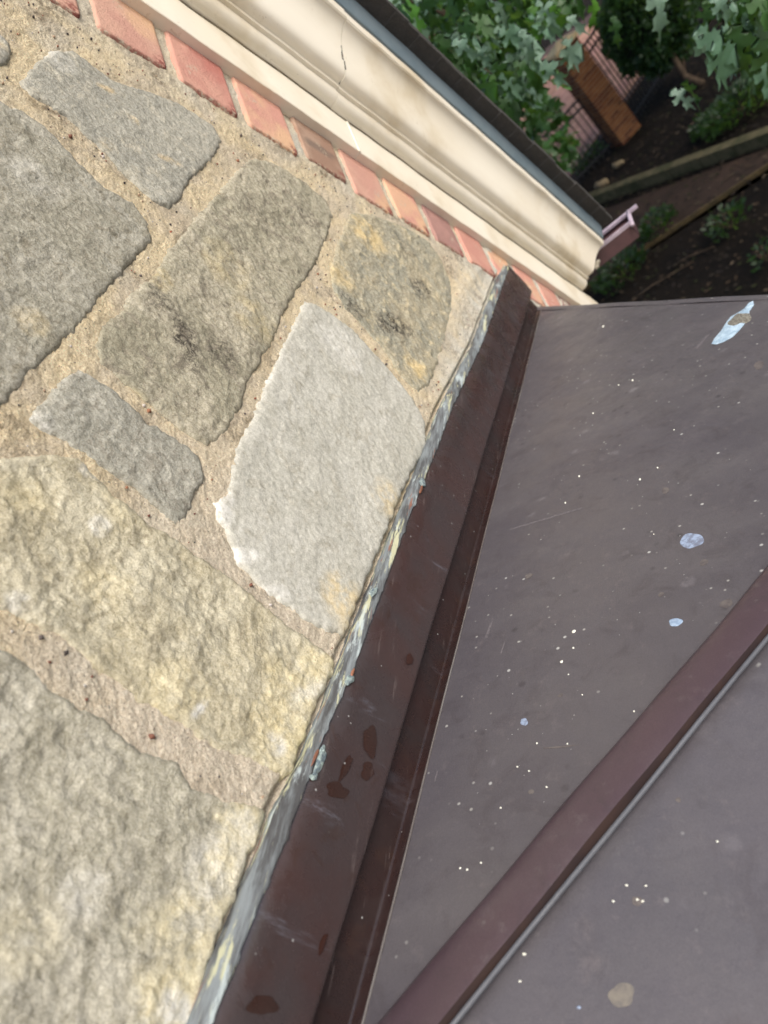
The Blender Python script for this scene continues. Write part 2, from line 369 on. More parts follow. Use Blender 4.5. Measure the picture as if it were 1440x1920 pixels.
# ------------------------------------------------------------------ stone wall
ST = wall_at(700, 323)                                   # point on the lower edge of the frieze board
A3 = nz([0.580337431, 0, -0.814376121]); U3 = nz([0.814376121, 0, 0.580337431])   # down the rake, square to the rake
tS = float(ST @ A3); uS = float(ST @ U3)
def rake_pt(t, u, v=0.0):                                # t down the rake, u square to it, v out from the wall
    p = ST + A3 * t + U3 * u; p[1] = H - v; return p
wall = empty('stone_wall', (0.8, H, 0), 'gable wall of large rough grey and buff stones with a brick border under the trim', 'wall')

def piece(name, P2, mat, face=0.0, relief=.002, rs=28, edge=.0035, edge_r=.006, step=.0022, seed=1, steps=0, patches=(), rough=.0055, parent=wall, tilt=(0, 0), raw=False):
    P = resample(P2, .0022, rough, seed) if not raw else P2; edge *= .85; edge_r *= .42
    x0, z0 = P.min(0) - .008; x1, z1 = P.max(0) + .008
    X, Z = np.meshgrid(np.arange(x0, x1, step), np.arange(z0, z1, step))
    sd = sdf(X, Z, P)
    wx = X + .010 * fbm(X, Z, 34, 4, seed + 50) + .002 * fbm(X, Z, 150, 2, seed + 52); wz = Z + .010 * fbm(X, Z, 34, 4, seed + 60) + .002 * fbm(X, Z, 150, 2, seed + 62)
    r = .9 * fbm(X, Z, rs * .5, 3, seed, .5)
    r = r + .55 * (chips(wx * .8 + wz * .35, wz, rs * 2.0, seed + 20) - .8) + .38 * (chips(wx, wz, rs * 5.5, seed + 21) - .8) + .20 * fbm(X, Z, 260, 3, seed + 70, .65)
    hgt = relief * r
    if steps:                                            # broad flakes left by splitting the stone
        hgt += relief * (.95 * (chips(wx * .75 + wz * .5, wz * 1.1, rs * .85, seed + 30, 1.6) - .7) + .22 * fbm(X, Z, 90, 4, seed + 44, .6))
    er = edge_r * (1 + .6 * fbm(X, Z, 35, 3, seed + 33))
    hgt = hgt * sstep(-.001, .012, sd) + face - edge * np.exp(-np.clip(sd, 0, None) / er) + tilt[0] * (X - X.mean()) + tilt[1] * (Z - Z.mean())
    hgt = np.where(sd < 0, hgt + sd * 4.5, hgt)
    mask = np.zeros(X.shape + (3,))
    for ch, cx, cz, rx, rz, ang, s in patches:
        dx = X - cx; dz = Z - cz; a = dx * math.cos(ang) + dz * math.sin(ang); b = -dx * math.sin(ang) + dz * math.cos(ang)
        d = (a / rx) ** 2 + (b / rz) ** 2 + .7 * fbm(X, Z, 50, 3, seed + 80 + ch)
        mask[..., ch] = np.maximum(mask[..., ch], s * np.clip(1.3 - d, 0, 1))
    return grid_mesh(name, X, Z, H - hgt, sd > -.0048, mat, parent, mask)
def pw(L): return np.array([wall_at(x, y)[[0, 2]] for x, y in L])
def patch(ch, x, y, rpx, s=1.0, asp=1.0, ang=0.0):
    c = wall_at(x, y); d = wall_at(x + 1, y + 1); sc = np.linalg.norm(d - c) / 1.414
    return (ch, c[0], c[2], rpx * sc, rpx * sc * asp, ang, s)
STONES = [
 ('cool', [(100,90),(140,92),(215,150),(270,165),(335,190),(400,232),(418,262),(398,300),(360,335),(345,362),(320,388),(285,370),(235,320),(180,265),(125,215),(60,177),(40,150),(60,125)], dict(relief=.002, rs=26, seed=3, step=.0024, patches=[patch(0,200,165,30,.9,.3,-.7),patch(0,250,225,14,.8),patch(0,320,300,34,.8,.3,-.8),patch(0,200,270,20,.7),patch(2,110,110,40,.5)])),
 ('grey', [(-230,-10),(-60,120),(0,185),(40,202),(90,235),(150,300),(200,350),(252,375),(280,415),(288,450),(255,482),(225,520),(200,550),(150,612),(100,662),(60,700),(20,748),(0,765),(-60,840),(-200,950),(-420,820),(-480,300)], dict(relief=.0024, rs=40, seed=8, steps=0, step=.0022, edge=.005, patches=[patch(0,60,600,40,.3),patch(2,60,330,60,.35)])),
 ('olive', [(478,292),(520,305),(575,340),(615,375),(627,405),(615,450),(592,500),(560,545),(535,590),(515,640),(470,715),(455,765),(430,810),(395,835),(370,825),(340,800),(300,770),(262,740),(225,705),(190,680),(178,645),(188,612),(215,590),(232,575),(235,550),(290,510),(330,445),(370,400),(400,370),(450,310)], dict(relief=.0034, rs=32, seed=14, step=.0022, edge=.006, patches=[patch(1,350,640,80,.95,.45,.6),patch(1,300,560,40,.7),patch(1,420,660,50,.7),patch(1,570,400,36,.5),patch(1,490,400,60,.35),patch(0,300,520,34,.9),patch(0,480,600,60,.6),patch(0,235,740,44,.9,.5,-.7),patch(0,430,500,70,.5)])),
 ('small', [(150,690),(175,700),(225,735),(255,762),(280,790),(310,805),(350,830),(378,852),(386,880),(385,903),(370,920),(362,950),(350,975),(335,982),(312,962),(250,905),(190,872),(130,830),(85,802),(57,784),(68,765),(100,730),(120,705)], dict(relief=.0022, rs=34, seed=23, step=.0018, edge=.004, patches=[patch(2,75,790,30,.6)])),
 ('pale', [(573,562),(600,570),(660,612),(700,655),(740,700),(775,745),(800,790),(802,830),(760,915),(725,1000),(690,1090),(665,1150),(650,1188),(612,1182),(560,1150),(500,1108),(450,1052),(430,1000),(412,965),(405,938),(428,925),(434,885),(445,835),(470,790),(500,722),(530,650),(555,600)], dict(relief=.0018, rs=30, seed=31, step=.002, edge=.004, patches=[patch(2,420,950,50,1,.5,.2),patch(2,455,1040,50,1,.35,-.9),patch(2,520,1110,46,.8,.4,-.8),patch(2,640,650,60,.5),patch(0,650,1130,60,.6),patch(0,735,940,50,.5),patch(2,500,700,20,.6)])),
 ('mott', [(660,395),(700,400),(760,422),(805,452),(832,490),(847,530),(850,580),(835,640),(820,690),(808,722),(788,735),(757,708),(735,672),(700,628),(650,578),(625,540),(620,500),(640,440)], dict(relief=.004, rs=36, seed=37, step=.0024, edge=.005, patches=[patch(1,790,540,50,1,.45,-.4),patch(1,740,610,64,1,.45,-.7),patch(1,660,575,32,.8),patch(1,760,460,30,.5),patch(0,690,440,50,.8),patch(0,640,520,40,.6),patch(0,780,690,30,.8)])),
 ('yellow', [(-10,862),(30,850),(90,845),(140,852),(165,866),(180,885),(200,905),(240,940),(290,985),(330,1002),(370,1035),(440,1080),(470,1105),(520,1150),(560,1180),(600,1206),(632,1232),(631,1262),(600,1312),(575,1380),(553,1446),(520,1450),(460,1415),(400,1395),(340,1355),(270,1315),(200,1260),(120,1200),(50,1160),(0,1138),(-120,1075),(-330,960),(-300,900),(-120,880)], dict(relief=.0038, rs=30, seed=47, steps=2, step=.0018, edge=.005, patches=[patch(0,540,1330,120,.75,.7),patch(0,600,1240,60,.7),patch(0,60,930,60,.35),patch(0,230,950,50,.45),patch(0,330,1290,70,.5),patch(0,200,1100,60,.4),patch(2,600,1300,70,.5,.3,-1.0),patch(2,520,1395,24,.9),patch(2,190,985,22,.7),patch(2,375,1330,26,1,.4,-.4),patch(2,30,1130,26,.6),patch(2,165,880,20,.7)])),
 ('buff', [(-60,1185),(0,1205),(60,1240),(110,1290),(150,1320),(200,1340),(250,1388),(270,1410),(310,1415),(345,1428),(365,1470),(420,1490),(470,1500),(500,1510),(498,1550),(470,1620),(430,1722),(395,1830),(350,1990),(250,2350),(-150,2500),(-480,2050),(-480,1400),(-250,1180)], dict(relief=.0050, rs=16, seed=53, steps=2, step=.0018, edge=.006, patches=[patch(0,440,1570,110,.9,.6),patch(0,380,1720,120,.9,.5,-1.0),patch(0,330,1880,90,1),patch(0,60,1750,70,.4),patch(2,330,1900,40,.9),patch(2,400,1620,50,.5),patch(2,160,1670,50,.4),patch(2,450,1560,40,.4)])),
 ('cool', [(-60,20),(-10,50),(14,68),(28,92),(16,116),(-8,122),(-60,90),(-110,50)], dict(relief=.003, rs=40, seed=59, step=.0024, edge=.007, patches=[patch(0,0,80,20,.6)])),
]
OUT = []
for mt, L, kw in STONES:
    P2 = pw(L); OUT.append(P2); piece('stone', P2, MS[mt], **kw)
# stones that carry the wall on past the left edge of the view
ex = [('grey', [(.46,.42),(.80,.44),(.78,.58),(.50,.60)]), ('buff', [(-.05,.36),(.33,.40),(.36,.62),(-.02,.60)]), ('yellow', [(-.5,-.22),(-.24,-.24),(-.22,.02),(-.5,.04)]),
      ('cool', [(-.5,.08),(-.20,.06),(-.14,.33),(-.5,.36)]), ('olive', [(.53,.66),(.78,.62),(.66,.80),(.52,.86)]), ('pale', [(-.5,.40),(-.10,.40),(-.08,.62),(-.5,.62)])]
for i, (mt, L) in enumerate(ex):
    P2 = np.array(L); P2[:, 1] += CZ; cc = P2.mean(0)
    if any(sdf(np.array([c[0]]), np.array([c[1]]), O)[0] > -.005 for O in OUT for c in list(P2) + [cc]): print('EX OVERLAP', i)
    piece('stone', P2, MS[mt], relief=.0025, step=.006, seed=70 + i, edge=.006)

# brick border, laid square to the rake
BK = {-2: ('pink', 0), -1: ('pink', 0), 0: ('red', 0), 1: ('orange', 0), 2: ('brown', 0), 3: ('pink', 0), 4: ('orange', 0), 5: ('plum', 0), 6: ('red', 0), 7: ('orange', 0)}
pit = .266 * H; t00 = 1.126 * H + float(EYE @ A3)
bw = {-2: .0, -1: 0}
for k in range(-8, 13):
    ta = t00 + pit * k - tS; mt = BK.get(k, (random.choice(['pink', 'red', 'orange', 'plum']), 0))[0]
    g = .0105 + random.uniform(-.0015, .0015); lo = -.099 + random.uniform(-.006, .006); j = random.uniform(-.003, .003)
    q = [rake_pt(ta + g + j, lo), rake_pt(ta + pit - g, lo + random.uniform(-.005, .004)), rake_pt(ta + pit - g, .006), rake_pt(ta + g + j, .006)]
    P2 = np.array([[p[0], p[2]] for p in q]); c = P2.mean(0)
    dense = []
    for i in range(4):
        a, b = P2[i], P2[(i + 1) % 4]
        for s in (.04, .28, .5, .72, .96): dense.append(a + (b - a) * s)
    lowc = (P2[0] + P2[1]) / 2
    pt = [(2, lowc[0], lowc[1], .06, .005, -.95, .9), (2, c[0] + random.uniform(-.03, .03), c[1] + random.uniform(-.03, .03), .018, .008, random.uniform(0, 3), .7), (1, P2[1][0], P2[1][1], .024, .016, 1.0, 1.0), (1, lowc[0], lowc[1], .05, .006, -.95, .7)]
    if k in (-1, 0, 1, 3, 4, 7, -2): pt += [(0, P2[1 if k in (1, 3, 4) else 2][0], P2[1 if k in (1, 3, 4) else 2][1], .06, .045, 0, 1.0)]
    if k == 2: pt += [(0, c[0], c[1], .04, .012, -.9, .9)]
    piece('brick', np.array(dense), MB_[mt], face=.0015 + random.uniform(-.001, .0015), relief=.0006, rs=30, edge=.0016, edge_r=.002, step=.0024 if -3 <= k <= 10 else .006, seed=90 + k + 8, rough=.0016, patches=pt)

# top line of the flashing, along the wall
WL = np.array([wall_at(x, y, .003)[[0, 2]] for x, y in [(347,1920),(480,1600),(515,1510),(574,1400),(632,1250),(696,1090),(744,970),(793,845),(825,760),(889,635),(931,519),(942,500)]])
def wl(X): # height of that line above the slope
    s = (WL[-1, 1] - WL[0, 1]) / (WL[-1, 0] - WL[0, 0])
    return np.where(X < WL[0, 0], WL[0, 1] + np.minimum(0, 0 * X), np.interp(X, WL[:, 0], WL[:, 1]))
WEND = float((ST + A3 * .975)[0])   # right-hand corner of the gable wall
nxs = [-.6]
while nxs[-1] < WEND + .02: nxs.append(nxs[-1] + (.0021 + .0011 * max(0, nxs[-1]) if nxs[-1] > .05 else .008))
XS = np.array(nxs)
def mortar_zone(zs, xs, name, lowcut):
    X, Z = np.meshgrid(xs, zs)
    u = X * U3[0] + Z * U3[2] - uS
    keep = (u < .012) & (X < WEND + .01)
    if lowcut: keep &= Z > np.where(X < 1.60, wl(X) - .03, 0)
    hg = -.0034 + .0036 * fbm(X, Z, 20, 4, 201, .6) + .0022 * fbm(X, Z, 100, 4, 205, .7) + .0010 * fbm(X, Z, 420, 2, 209)
    hg -= .0022 * sstep(.50, .72, fbm(X, Z, 75, 3, 240)) 
    # mortar smeared thin over the stones beside the flashing and near the top corner
    nf = np.exp(-np.clip(Z - wl(X), 0, 1) / .022); hg += .003 * nf * sstep(.75, 1.0, X); hg += .0012 * sstep(.02, .0, np.abs(u + .05) - .05); hg -= .014 * np.exp(-((Z - wl(X)) / .0022) ** 2)
    hg += .0030 * np.exp(-(((Z - wl(X) - .05) / .016) ** 2)) * sstep(.9, 1.1, X) * (1 + fbm(X, Z, 30, 3, 261))
    for O in OUT:
        P = resample(O, .010, 0, 1); bx = (X > P[:, 0].min()) & (X < P[:, 0].max()) & (Z > P[:, 1].min()) & (Z < P[:, 1].max())
        if bx.any(): hg[bx] -= .009 * sstep(.003, .012, sdf(X[bx], Z[bx], P))
    mask = np.zeros(X.shape + (3,))
    mask[..., 0] = np.clip(sstep(.75, .35, X) * sstep(CZ - .02, CZ - .16, Z), 0, 1) * .9
    mask[..., 2] = np.clip(1.1 * sstep(.8, 1.05, X) * np.exp(-(np.clip(Z - wl(X), 0, 1) / .055) ** 2) * (.75 + .6 * fbm(X, Z, 30, 3, 260)) + .5 * sstep(.12, .0, np.abs(u + .05)) + .35 * sstep(.1, .5, fbm(X, Z, 9, 3, 220)), 0, 1)
    mask[..., 1] = np.clip(1.6 * fbm(X, Z, 14, 3, 231) - .1 + .55 * np.exp(-np.abs(u + .105) / .012), 0, 1)
    return grid_mesh(name, X, Z, H - hg, keep, M_mortar, wall, mask)
mo = mortar_zone(np.arange(CZ - .62, CZ + .50, .0024), XS, 'mortar', True)
mo2 = mortar_zone(np.arange(CZ - 1.02, CZ - .45, .005), np.arange(1.50, WEND + .02, .005), 'mortar', False)
# aggregate grains bedded in the mortar
gr = MB(); cnt = 0; tries = 0
allP = [resample(o, .02, 0, 1) for o in OUT]
GX = RNG.uniform(.1, 1.5, 3400); GZ = RNG.uniform(CZ - .42, CZ + .32, 3400)
ok = (GZ > wl(GX) + .006) & (GX * U3[0] + GZ * U3[2] - uS < -.112)
for P in allP: ok &= sdf(GX, GZ, P) < -.0035
for x, z in zip(GX[ok], GZ[ok]):
    s = abs(RNG.normal(0, .0007)) + .0006; col = random.choice([(.30, .10, .05), (.34, .16, .09), (.06, .05, .045), (.12, .1, .09), (.42, .3, .2), (.55, .5, .45), (.2, .09, .06)])
    if x < .5 and random.random() < .4: s *= 1.5
    v = [(x + dx * s * random.uniform(.7, 1.3), H + .0028 + dy * s * 1.3, z + dz * s * random.uniform(.6, 1.2)) for dx, dy, dz in ((1, 0, 0), (0, 0, 1), (-1, 0, 0), (0, 0, -1), (0, -.9, 0), (0, 1, 0))]
    gr.add(v, [(0, 1, 4), (1, 2, 4), (2, 3, 4), (3, 0, 4), (1, 0, 5), (2, 1, 5), (3, 2, 5), (0, 3, 5)], col)
g_ = NT('aggregate'); M_agg = g_.done(g_.attr('tint'), .8, None, .3)
tag(gr.build('aggregate', M_agg, wall, True), kind='stuff')
# the body of the wall behind the face
def prism(name, poly, y0, y1, mat, parent):
    n = len(poly); v = [(x, y0, z) for x, z in poly] + [(x, y1, z) for x, z in poly]
    f = [tuple(range(n)), tuple(range(2 * n - 1, n - 1, -1))] + [(i, (i + 1) % n + 0, (i + 1) % n + n, i + n)[::-1] for i in range(n)]
    return mesh_obj(name, v, f, mat, parent)
top = rake_pt(-1.6, .0); bot = rake_pt(.975, .0)
prism('wall_core', [(-.6, 0), (WEND, 0), (WEND, bot[2]), (top[0], top[2]), (-.6, top[2])], H + .016, H + .30, simple('wall_core', (168, 150, 122), .9, (150, 138, 116), 20, bump=.5), wall)

# ------------------------------------------------------------------ raking cornice
rake = empty('rake_cornice', rake_pt(0, 0), 'cream painted moulded trim board running down the gable edge above the bricks', 'cornice')
def trim(name, prof, t0, t1, end_cut=None, n=40, wob=.00035, dv=0.0, parent=rake, mat=None):
    secs = []
    for i in range(n + 1):
        s = i / n; row = []
        for j, (u, v) in enumerate(prof):
            te = t1 if end_cut is None else t1 + end_cut * (u - prof[0][0])
            t = t0 + (te - t0) * s
            w = wob * math.sin(t * 23) + wob * 1.3 * math.sin(t * 61 + 2)
            row.append(rake_pt(t, u + w + dv, v + w * .5 + dv))
        secs.append(np.array(row))
    return sweep(name, secs, mat or M_cream, parent, close=True, smooth=False)
def smooth_prof(P, n=5):
    P = np.array(P, float); out = []
    for i in range(len(P) - 1):
        p0 = P[max(i - 1, 0)]; p1 = P[i]; p2 = P[i + 1]; p3 = P[min(i + 2, len(P) - 1)]
        for j in range(n):
            t = j / n; out.append(.5 * ((2 * p1) + (-p0 + p2) * t + (2 * p0 - 5 * p1 + 4 * p2 - p3) * t * t + (-p0 + 3 * p1 - 3 * p2 + p3) * t ** 3))
    out.append(P[-1]); return [tuple(p) for p in out]
frieze = [(0, -.004), (0, .0155), (.0012, .0165), (.074, .0165), (.0775, .0165), (.0775, -.004)]
JN = -.052
M_taupe = M_cream
trim('frieze_board', frieze, -1.5, JN - .0006, dv=.0006)
trim('frieze_board', frieze, JN + .0006, .975)
bed = [(.0785, 0.0)] + [(.0785, .0195)] + smooth_prof([(.0795, .0225), (.0808, .0300), (.0850, .0360), (.0915, .0395), (.0985, .0405)]) + [(.0985, .047), (.1035, .048)]
crown = [(.1035, .0485)] + smooth_prof([(.1040, .0510), (.1050, .0590), (.1090, .0660), (.1180, .0710), (.1360, .0755), (.1560, .0800), (.1740, .0860), (.1870, .0930), (.1950, .1000), (.1985, .1070)], 4) + [(.1985, .1095), (.2005, .1125), (.2205, .1135), (.2215, .1125), (.2215, .0)]
bedp = bed + [(.1035, 0.0)]
crownp = [(.1040, 0.0)] + crown
JC = -.092
for nm, pr in (('bed_moulding', bedp), ('crown_moulding', crownp)):
    trim(nm, pr, -1.5, JC - .0007, dv=.0011)
    trim(nm, pr, JC + .0007, .875, end_cut=(.74 if nm == 'crown_moulding' else .15))
# open seam lines and gaps: thin dark caulk left in the joints
trim('caulk_line', [(.0772, .0), (.0766, .0178), (.0796, .0186), (.0790, .0)], -1.5, .88, mat=simple('old_caulk', (132, 118, 92), .8, (88, 78, 62), 60), wob=.0011)
# the gable trim ends on the corner: frieze return
trim('corner_board', [(.0, -.3), (.0, .0150), (.0775, .0150), (.0775, -.3)], .9765, .998, n=2)
def scar(name, pts, v, hgt, mat):
    V3 = np.array([rake_pt(t, u, v(u) if callable(v) else v) for t, u in pts]); c = V3.mean(0); n = len(pts)
    V = np.concatenate([V3 + [0, .0006, 0], V3 + [0, -hgt, 0]]); mesh_obj(name, V, [tuple(range(n, 2 * n))] + [(i, (i + 1) % n, (i + 1) % n + n, i + n) for i in range(n)], mat, rake)
crown_v = lambda u: float(np.interp(u, [.1035, .118, .136, .156, .174, .187, .1985], [.050, .071, .0755, .080, .086, .093, .107]))
M_crack = simple('open_crack', (58, 46, 34), .95, (34, 28, 22), 200)
M_filler = simple('white_filler', (238, 232, 216), .6)
for dt, u0, u1, w_, in ((0, .104, .118, .0008), (.0012, .118, .134, .0016), (-.002, .134, .150, .0024), (-.001, .150, .164, .0010)):
    m_ = 5; L = [(JC + dt + w_ * random.uniform(.4, 1) , u0 + (u1 - u0) * i / m_) for i in range(m_ + 1)] + [(JC + dt - w_ * random.uniform(.4, 1), u0 + (u1 - u0) * i / m_) for i in range(m_, -1, -1)]
    for i in range(m_): scar('crack', [L[i], L[i + 1], L[-2 - i], L[-1 - i]], crown_v, .0009, M_crack)
for i in range(26):
    t = JC - abs(random.gauss(.012, .014)); u = random.gauss(.148, .010); l_ = random.uniform(.002, .007); h_ = random.uniform(.0003, .0010)
    scar('flaked_paint', [(t, u), (t + l_ * .5, u + h_), (t + l_, u), (t + l_ * .5, u - h_)], crown_v, .0006, M_crack)
for i in range(14):
    u = i * .0055; scar('filler', [(JN - .0016, u), (JN + .0014 + .0006 * math.sin(i * 2), u), (JN + .0012, u + .0056), (JN - .0014, u + .0056)], .0172, .0009, M_filler)
# broken paint and splinter at the open end of the crown
M_worn = simple('worn_paint', (214, 208, 190), .8, (150, 140, 118), 90, bump=1)
for i in range(3, 6):
    t = .893 + .0088 * i + random.uniform(-.002, .002); u = .104 + .0115 * i; q = rake_pt(t, u, crown_v(min(u, .198)) - .004); bm_ = MB()
    bm_.box(q, .009, .010, .006, None); bm_.build('splinter', M_worn, rake)
# drip edge and shingles along the rake
roof_t = empty('shingle_roof', rake_pt(0, .27), 'dark asphalt shingle roof edge above the cream trim, with a grey metal drip edge', 'roof')
trim('drip_edge', [(.2225, .0), (.2225, .1165), (.2235, .1180), (.259, .1285), (.2605, .1285), (.2605, .0)], -1.5, .955, parent=roof_t, mat=M_drip)
n_sh = 34; L0, L1 = -1.5, .955; dl = (L1 - L0) / n_sh * 1.0
for i in range(n_sh):
    ta = L0 + i * dl; tb = ta + dl * 1.55; ov = .160 + random.uniform(-.0022, .0022)
    if tb > L1 + .02: tb = L1 + .02
    # each course lies on the one below it: thickness rises towards its butt (lower) end
    pr = []
    for t, lift in ((ta, .0), (tb, .0035)):
        for (u, v) in ((.2610, -1.2), (.2610, ov - .012), (.2610, ov), (.2695, ov + .0015), (.2695, -1.2)):
            pr.append(rake_pt(t, u + lift + (0.001 if u > .265 else 0), v + random.uniform(-.0008, .0008)))
    sweep('shingle', [np.array(pr[:5]), np.array(pr[5:])], M_shingle, roof_t, close=True)
trim('roof_deck', [(.2630, -1.25), (.2630, .1320), (.2765, .1500), (.2765, -1.25)], L0, .95, parent=roof_t, mat=M_shingle, wob=.001)

# gutter at the foot of that roof, running away from the gable along the eave
gut = empty('rain_gutter', (2.2, .3, CZ - .9), 'brown metal gutter end with its rim coloured as a whitish highlight at the foot of the shingle roof', 'gutter')
gx0, gx1, gz, gy = 2.13, 2.235, CZ - .835, .232
prof = [(gx0, gz + .012), (gx0, gz - .036), (gx1 - .045, gz - .036), (gx1 - .025, gz - .028), (gx1 - .02, gz - .02), (gx1, gz - .012), (gx1, gz)]
def offp(P, d): return [(x + d * (1 if x < 2.17 else -1), z + (d if z < gz - .03 else 0)) for x, z in P]
ring = prof + offp(prof, .0022)[::-1]
sweep('trough', [np.array([(x, y, z) for x, z in ring]) for y in (gy, 2.4)], M_gutter, gut, close=True)
capf = [(x, gy - .0015, z) for x, z in prof] + [(x, gy - .0005, z) for x, z in prof]; n = len(prof)
mesh_obj('end_cap', capf, [tuple(range(n)), tuple(range(2 * n - 1, n - 1, -1))], M_gutter, gut)
mb = MB()
mb.box((gx1 - .004, 1.3, gz + .003), .013, 2.2, .008); mb.build('front_rim', M_rim, gut)
mb = MB(); mb.tube([(gx0 - .01, gy - .004, gz + .008), (gx0 + .06, gy - .004, gz + .006), (gx1 + .003, gy - .004, gz + .003)], .0065, 6); mb.build('end_rim', M_rim, gut, True)
mb = MB(); mb.box((gx0 + .003, .8, gz + .012), .008, 1.15, .010); mb.build('back_rim', M_rim, gut)
mb = MB(); mb.box(((gx0 + gx1) / 2, gy + .32, gz + .002), gx1 - gx0, .016, .004); mb.build('hanger_strap', M_rim, gut)

# ------------------------------------------------------------------ bay roof of brown painted metal
B0 = wall_at(654, 1920, .003); B1 = wall_at(1005, 590, .003)
NS = nz([0.17843186, -0.23314227, 0.9559324])
def side(x, y):                                          # point of the side slope straight above (x, y)
    return np.array([x, y, B0[2] - (NS[0] * (x - B0[0]) + NS[1] * (y - B0[1])) / NS[2]])
HD = np.array([.318, -.264]); hs = np.array([.125, .391]) - HD * ((.391 - .417) / -.264) * 1.0
hs = np.array([.125 + .318 * (.391 - .417) / .264, .417])
E0 = np.array([1.546, .417]); ed = np.array([-.7941, -.6078]); CN = np.array([.79, -.161])
HS, EE, CC = side(*hs), side(*E0), side(*CN)
FW = HS.copy(); FW[0] = -1.1; FC = CC.copy(); FC[0] = -1.1
bay = empty('bay_roof', (.4, .2, CZ - .5), 'brown painted metal roof of the bay below, with standing hip seam, water spots and bird droppings', 'metal roof')
def plate(name, pts, th, mat):
    pts = np.array(pts); n = len(pts); nn = nz(np.cross(pts[1] - pts[0], pts[2] - pts[0]));
    if nn[2] < 0: nn = -nn
    V = np.concatenate([pts, pts - nn * th]); F = [tuple(range(n)), tuple(range(2 * n - 1, n - 1, -1))] + [(i, (i + 1) % n, (i + 1) % n + n, i + n) for i in range(n)]
    return mesh_obj(name, V, F, mat, bay)
plate('side_panel', [HS, EE, CC], .004, M_roof)
plate('front_panel', [HS, CC, FC, FW], .004, M_roof2)
hd3 = nz(CC - HS); perp = nz(np.cross(hd3, [0, 0, 1]))    # to the right of the seam, seen going down
upn = nz(np.cross(perp, hd3)); upn = upn * np.sign(upn[2])
if perp[1] > 0: perp = -perp
def capsec(p, k=0):
    q = []
    for a, b in ((-.0040, -.004), (-.0042, -.0008), (-.0036, .0012), (-.0018, .0030), (.0010, .0044), (.0040, .0053), (.0075, .0058), (.0110, .0060), (.0210, .0060), (.0330, .0058), (.0352, .0053)):
        q.append(p + perp * a + upn * b)
    return np.array(q)
N_ = 60
secs = []
for i in range(N_ + 1):
    s = i / N_; p = HS + (CC - HS) * s; w = .0006 * math.sin(s * 19) + .0004 * math.sin(s * 47); secs.append(capsec(p + perp * w))
sweep('hip_cap', secs, M_cap, bay, close=False, smooth=True)
sweep('cap_side', [np.array([q[-1], q[-1] + perp * .0003 - upn * .0030, q[-1] + perp * .0005 - upn * .0080]) for q in secs], simple('dark_brown_edge', (62, 48, 44), .5, (52, 42, 42), 30), bay, close=False)  # side strip in a darker brown than the cap
mb = MB(); mb.tube([HS + (CC - HS) * s + perp * (.0382 + .0003 * math.sin(s * 30)) + upn * -.0009 for s in np.linspace(0, 1, 40)], .0018, 8)
mb.build('seam_bead', roof_mat('pale_bead', (90, 92, 97), (80, 82, 87), rough=.5, speck=0), bay, True)  # paler line: light reflected along the fold, put into the colour
# eave: turned-down edge with a small drip
def eave(pa, pb, out, nm='eave_edge'):
    secs = []
    for s in np.linspace(0, 1, 30):
        p = pa + (pb - pa) * s + np.array([0, 0, .0007 * math.sin(s * 25)])
        secs.append(np.array([p + out * a + np.array([0, 0, b]) for a, b in ((-.012, .0012 + .012 * .3), (-.003, .0022), (.0012, .0008), (.0028, -.0025), (.003, -.03), (.011, -.036), (.011, -.0375), (.001, -.033), (-.004, -.030))]))
    sweep(nm, secs, M_roof, bay, close=False, smooth=True)
eo = nz([.6078, -.7941, 0]); eave(EE, CC, eo); eave(CC, FC, np.array([0, -1., 0]))
# soffit and body of the bay below the eave
body = empty('bay_window', (.2, .2, 0), 'bay of pale stone and trim standing under the brown metal roof', 'bay')
bz = CC[2] - .04
mb = MB(); pl = [(EE[0] - .08, .42), (CN[0] - .06, CN[1] + .09), (-1.0, CN[1] + .09), (-1.0, .42)]
v = [(x, y, 0) for x, y in pl] + [(x, y, bz - .02) for x, y in pl]; mb.add(v, [(0, 1, 2, 3)[::-1], (4, 5, 6, 7)] + [(i, (i + 1) % 4, (i + 1) % 4 + 4, i + 4) for i in range(4)])
mb.build('bay_body', simple('bay_body', (180, 164, 136), .9, (160, 146, 120), 9, bump=.4), body)

# drops, splashes and droppings dried on the metal
def roofpt(x, y, front=False):
    r = ray(x, y)
    if front:
        nn = nz(np.cross(CC - HS, FC - CC)); return r * ((HS - EYE) @ nn) / (r @ nn) + EYE
    return r * ((B0 - EYE) @ NS) / (r @ NS) + EYE
def spot(name, pts, mat, hgt=.0006, front=False, parent=bay):
    V3 = np.array([roofpt(x, y, front) for x, y in pts]); c = V3.mean(0); n = len(pts); up_ = NS if not front else nz(np.cross(CC - HS, FC - CC)) * (1 if nz(np.cross(CC - HS, FC - CC))[2] > 0 else -1)
    base = V3 + up_ * .0002; mid = c + (V3 - c) * .72 + up_ * hgt; V = np.concatenate([base, mid, [c + up_ * hgt * 1.1]])
    F = [(i, (i + 1) % n, (i + 1) % n + n, i + n) for i in range(n)] + [(i + n, (i + 1) % n + n, 2 * n) for i in range(n)]
    return mesh_obj(name, V, F, mat, parent, True)
def blob(x, y, rx, ry, ang=0, n=14, jit=.12):
    L = []; n = max(n, 8) * 2 if rx > 5 else n; ph = [random.uniform(0, 6.28) for _ in range(3)]
    for i in range(n):
        t = 2 * PI * i / n; r = 1 + jit * (.6 * math.sin(2 * t + ph[0]) + .5 * math.sin(3 * t + ph[1]) + .4 * math.sin(5 * t + ph[2])); a, b = rx * r * math.cos(t), ry * r * math.sin(t)
        L.append((x + a * math.cos(ang) - b * math.sin(ang), y + a * math.sin(ang) + b * math.cos(ang)))
    return L
M_white = simple('dried_dropping', (178, 200, 214), .7, (146, 170, 188), 90, bump=.4, bs=300)
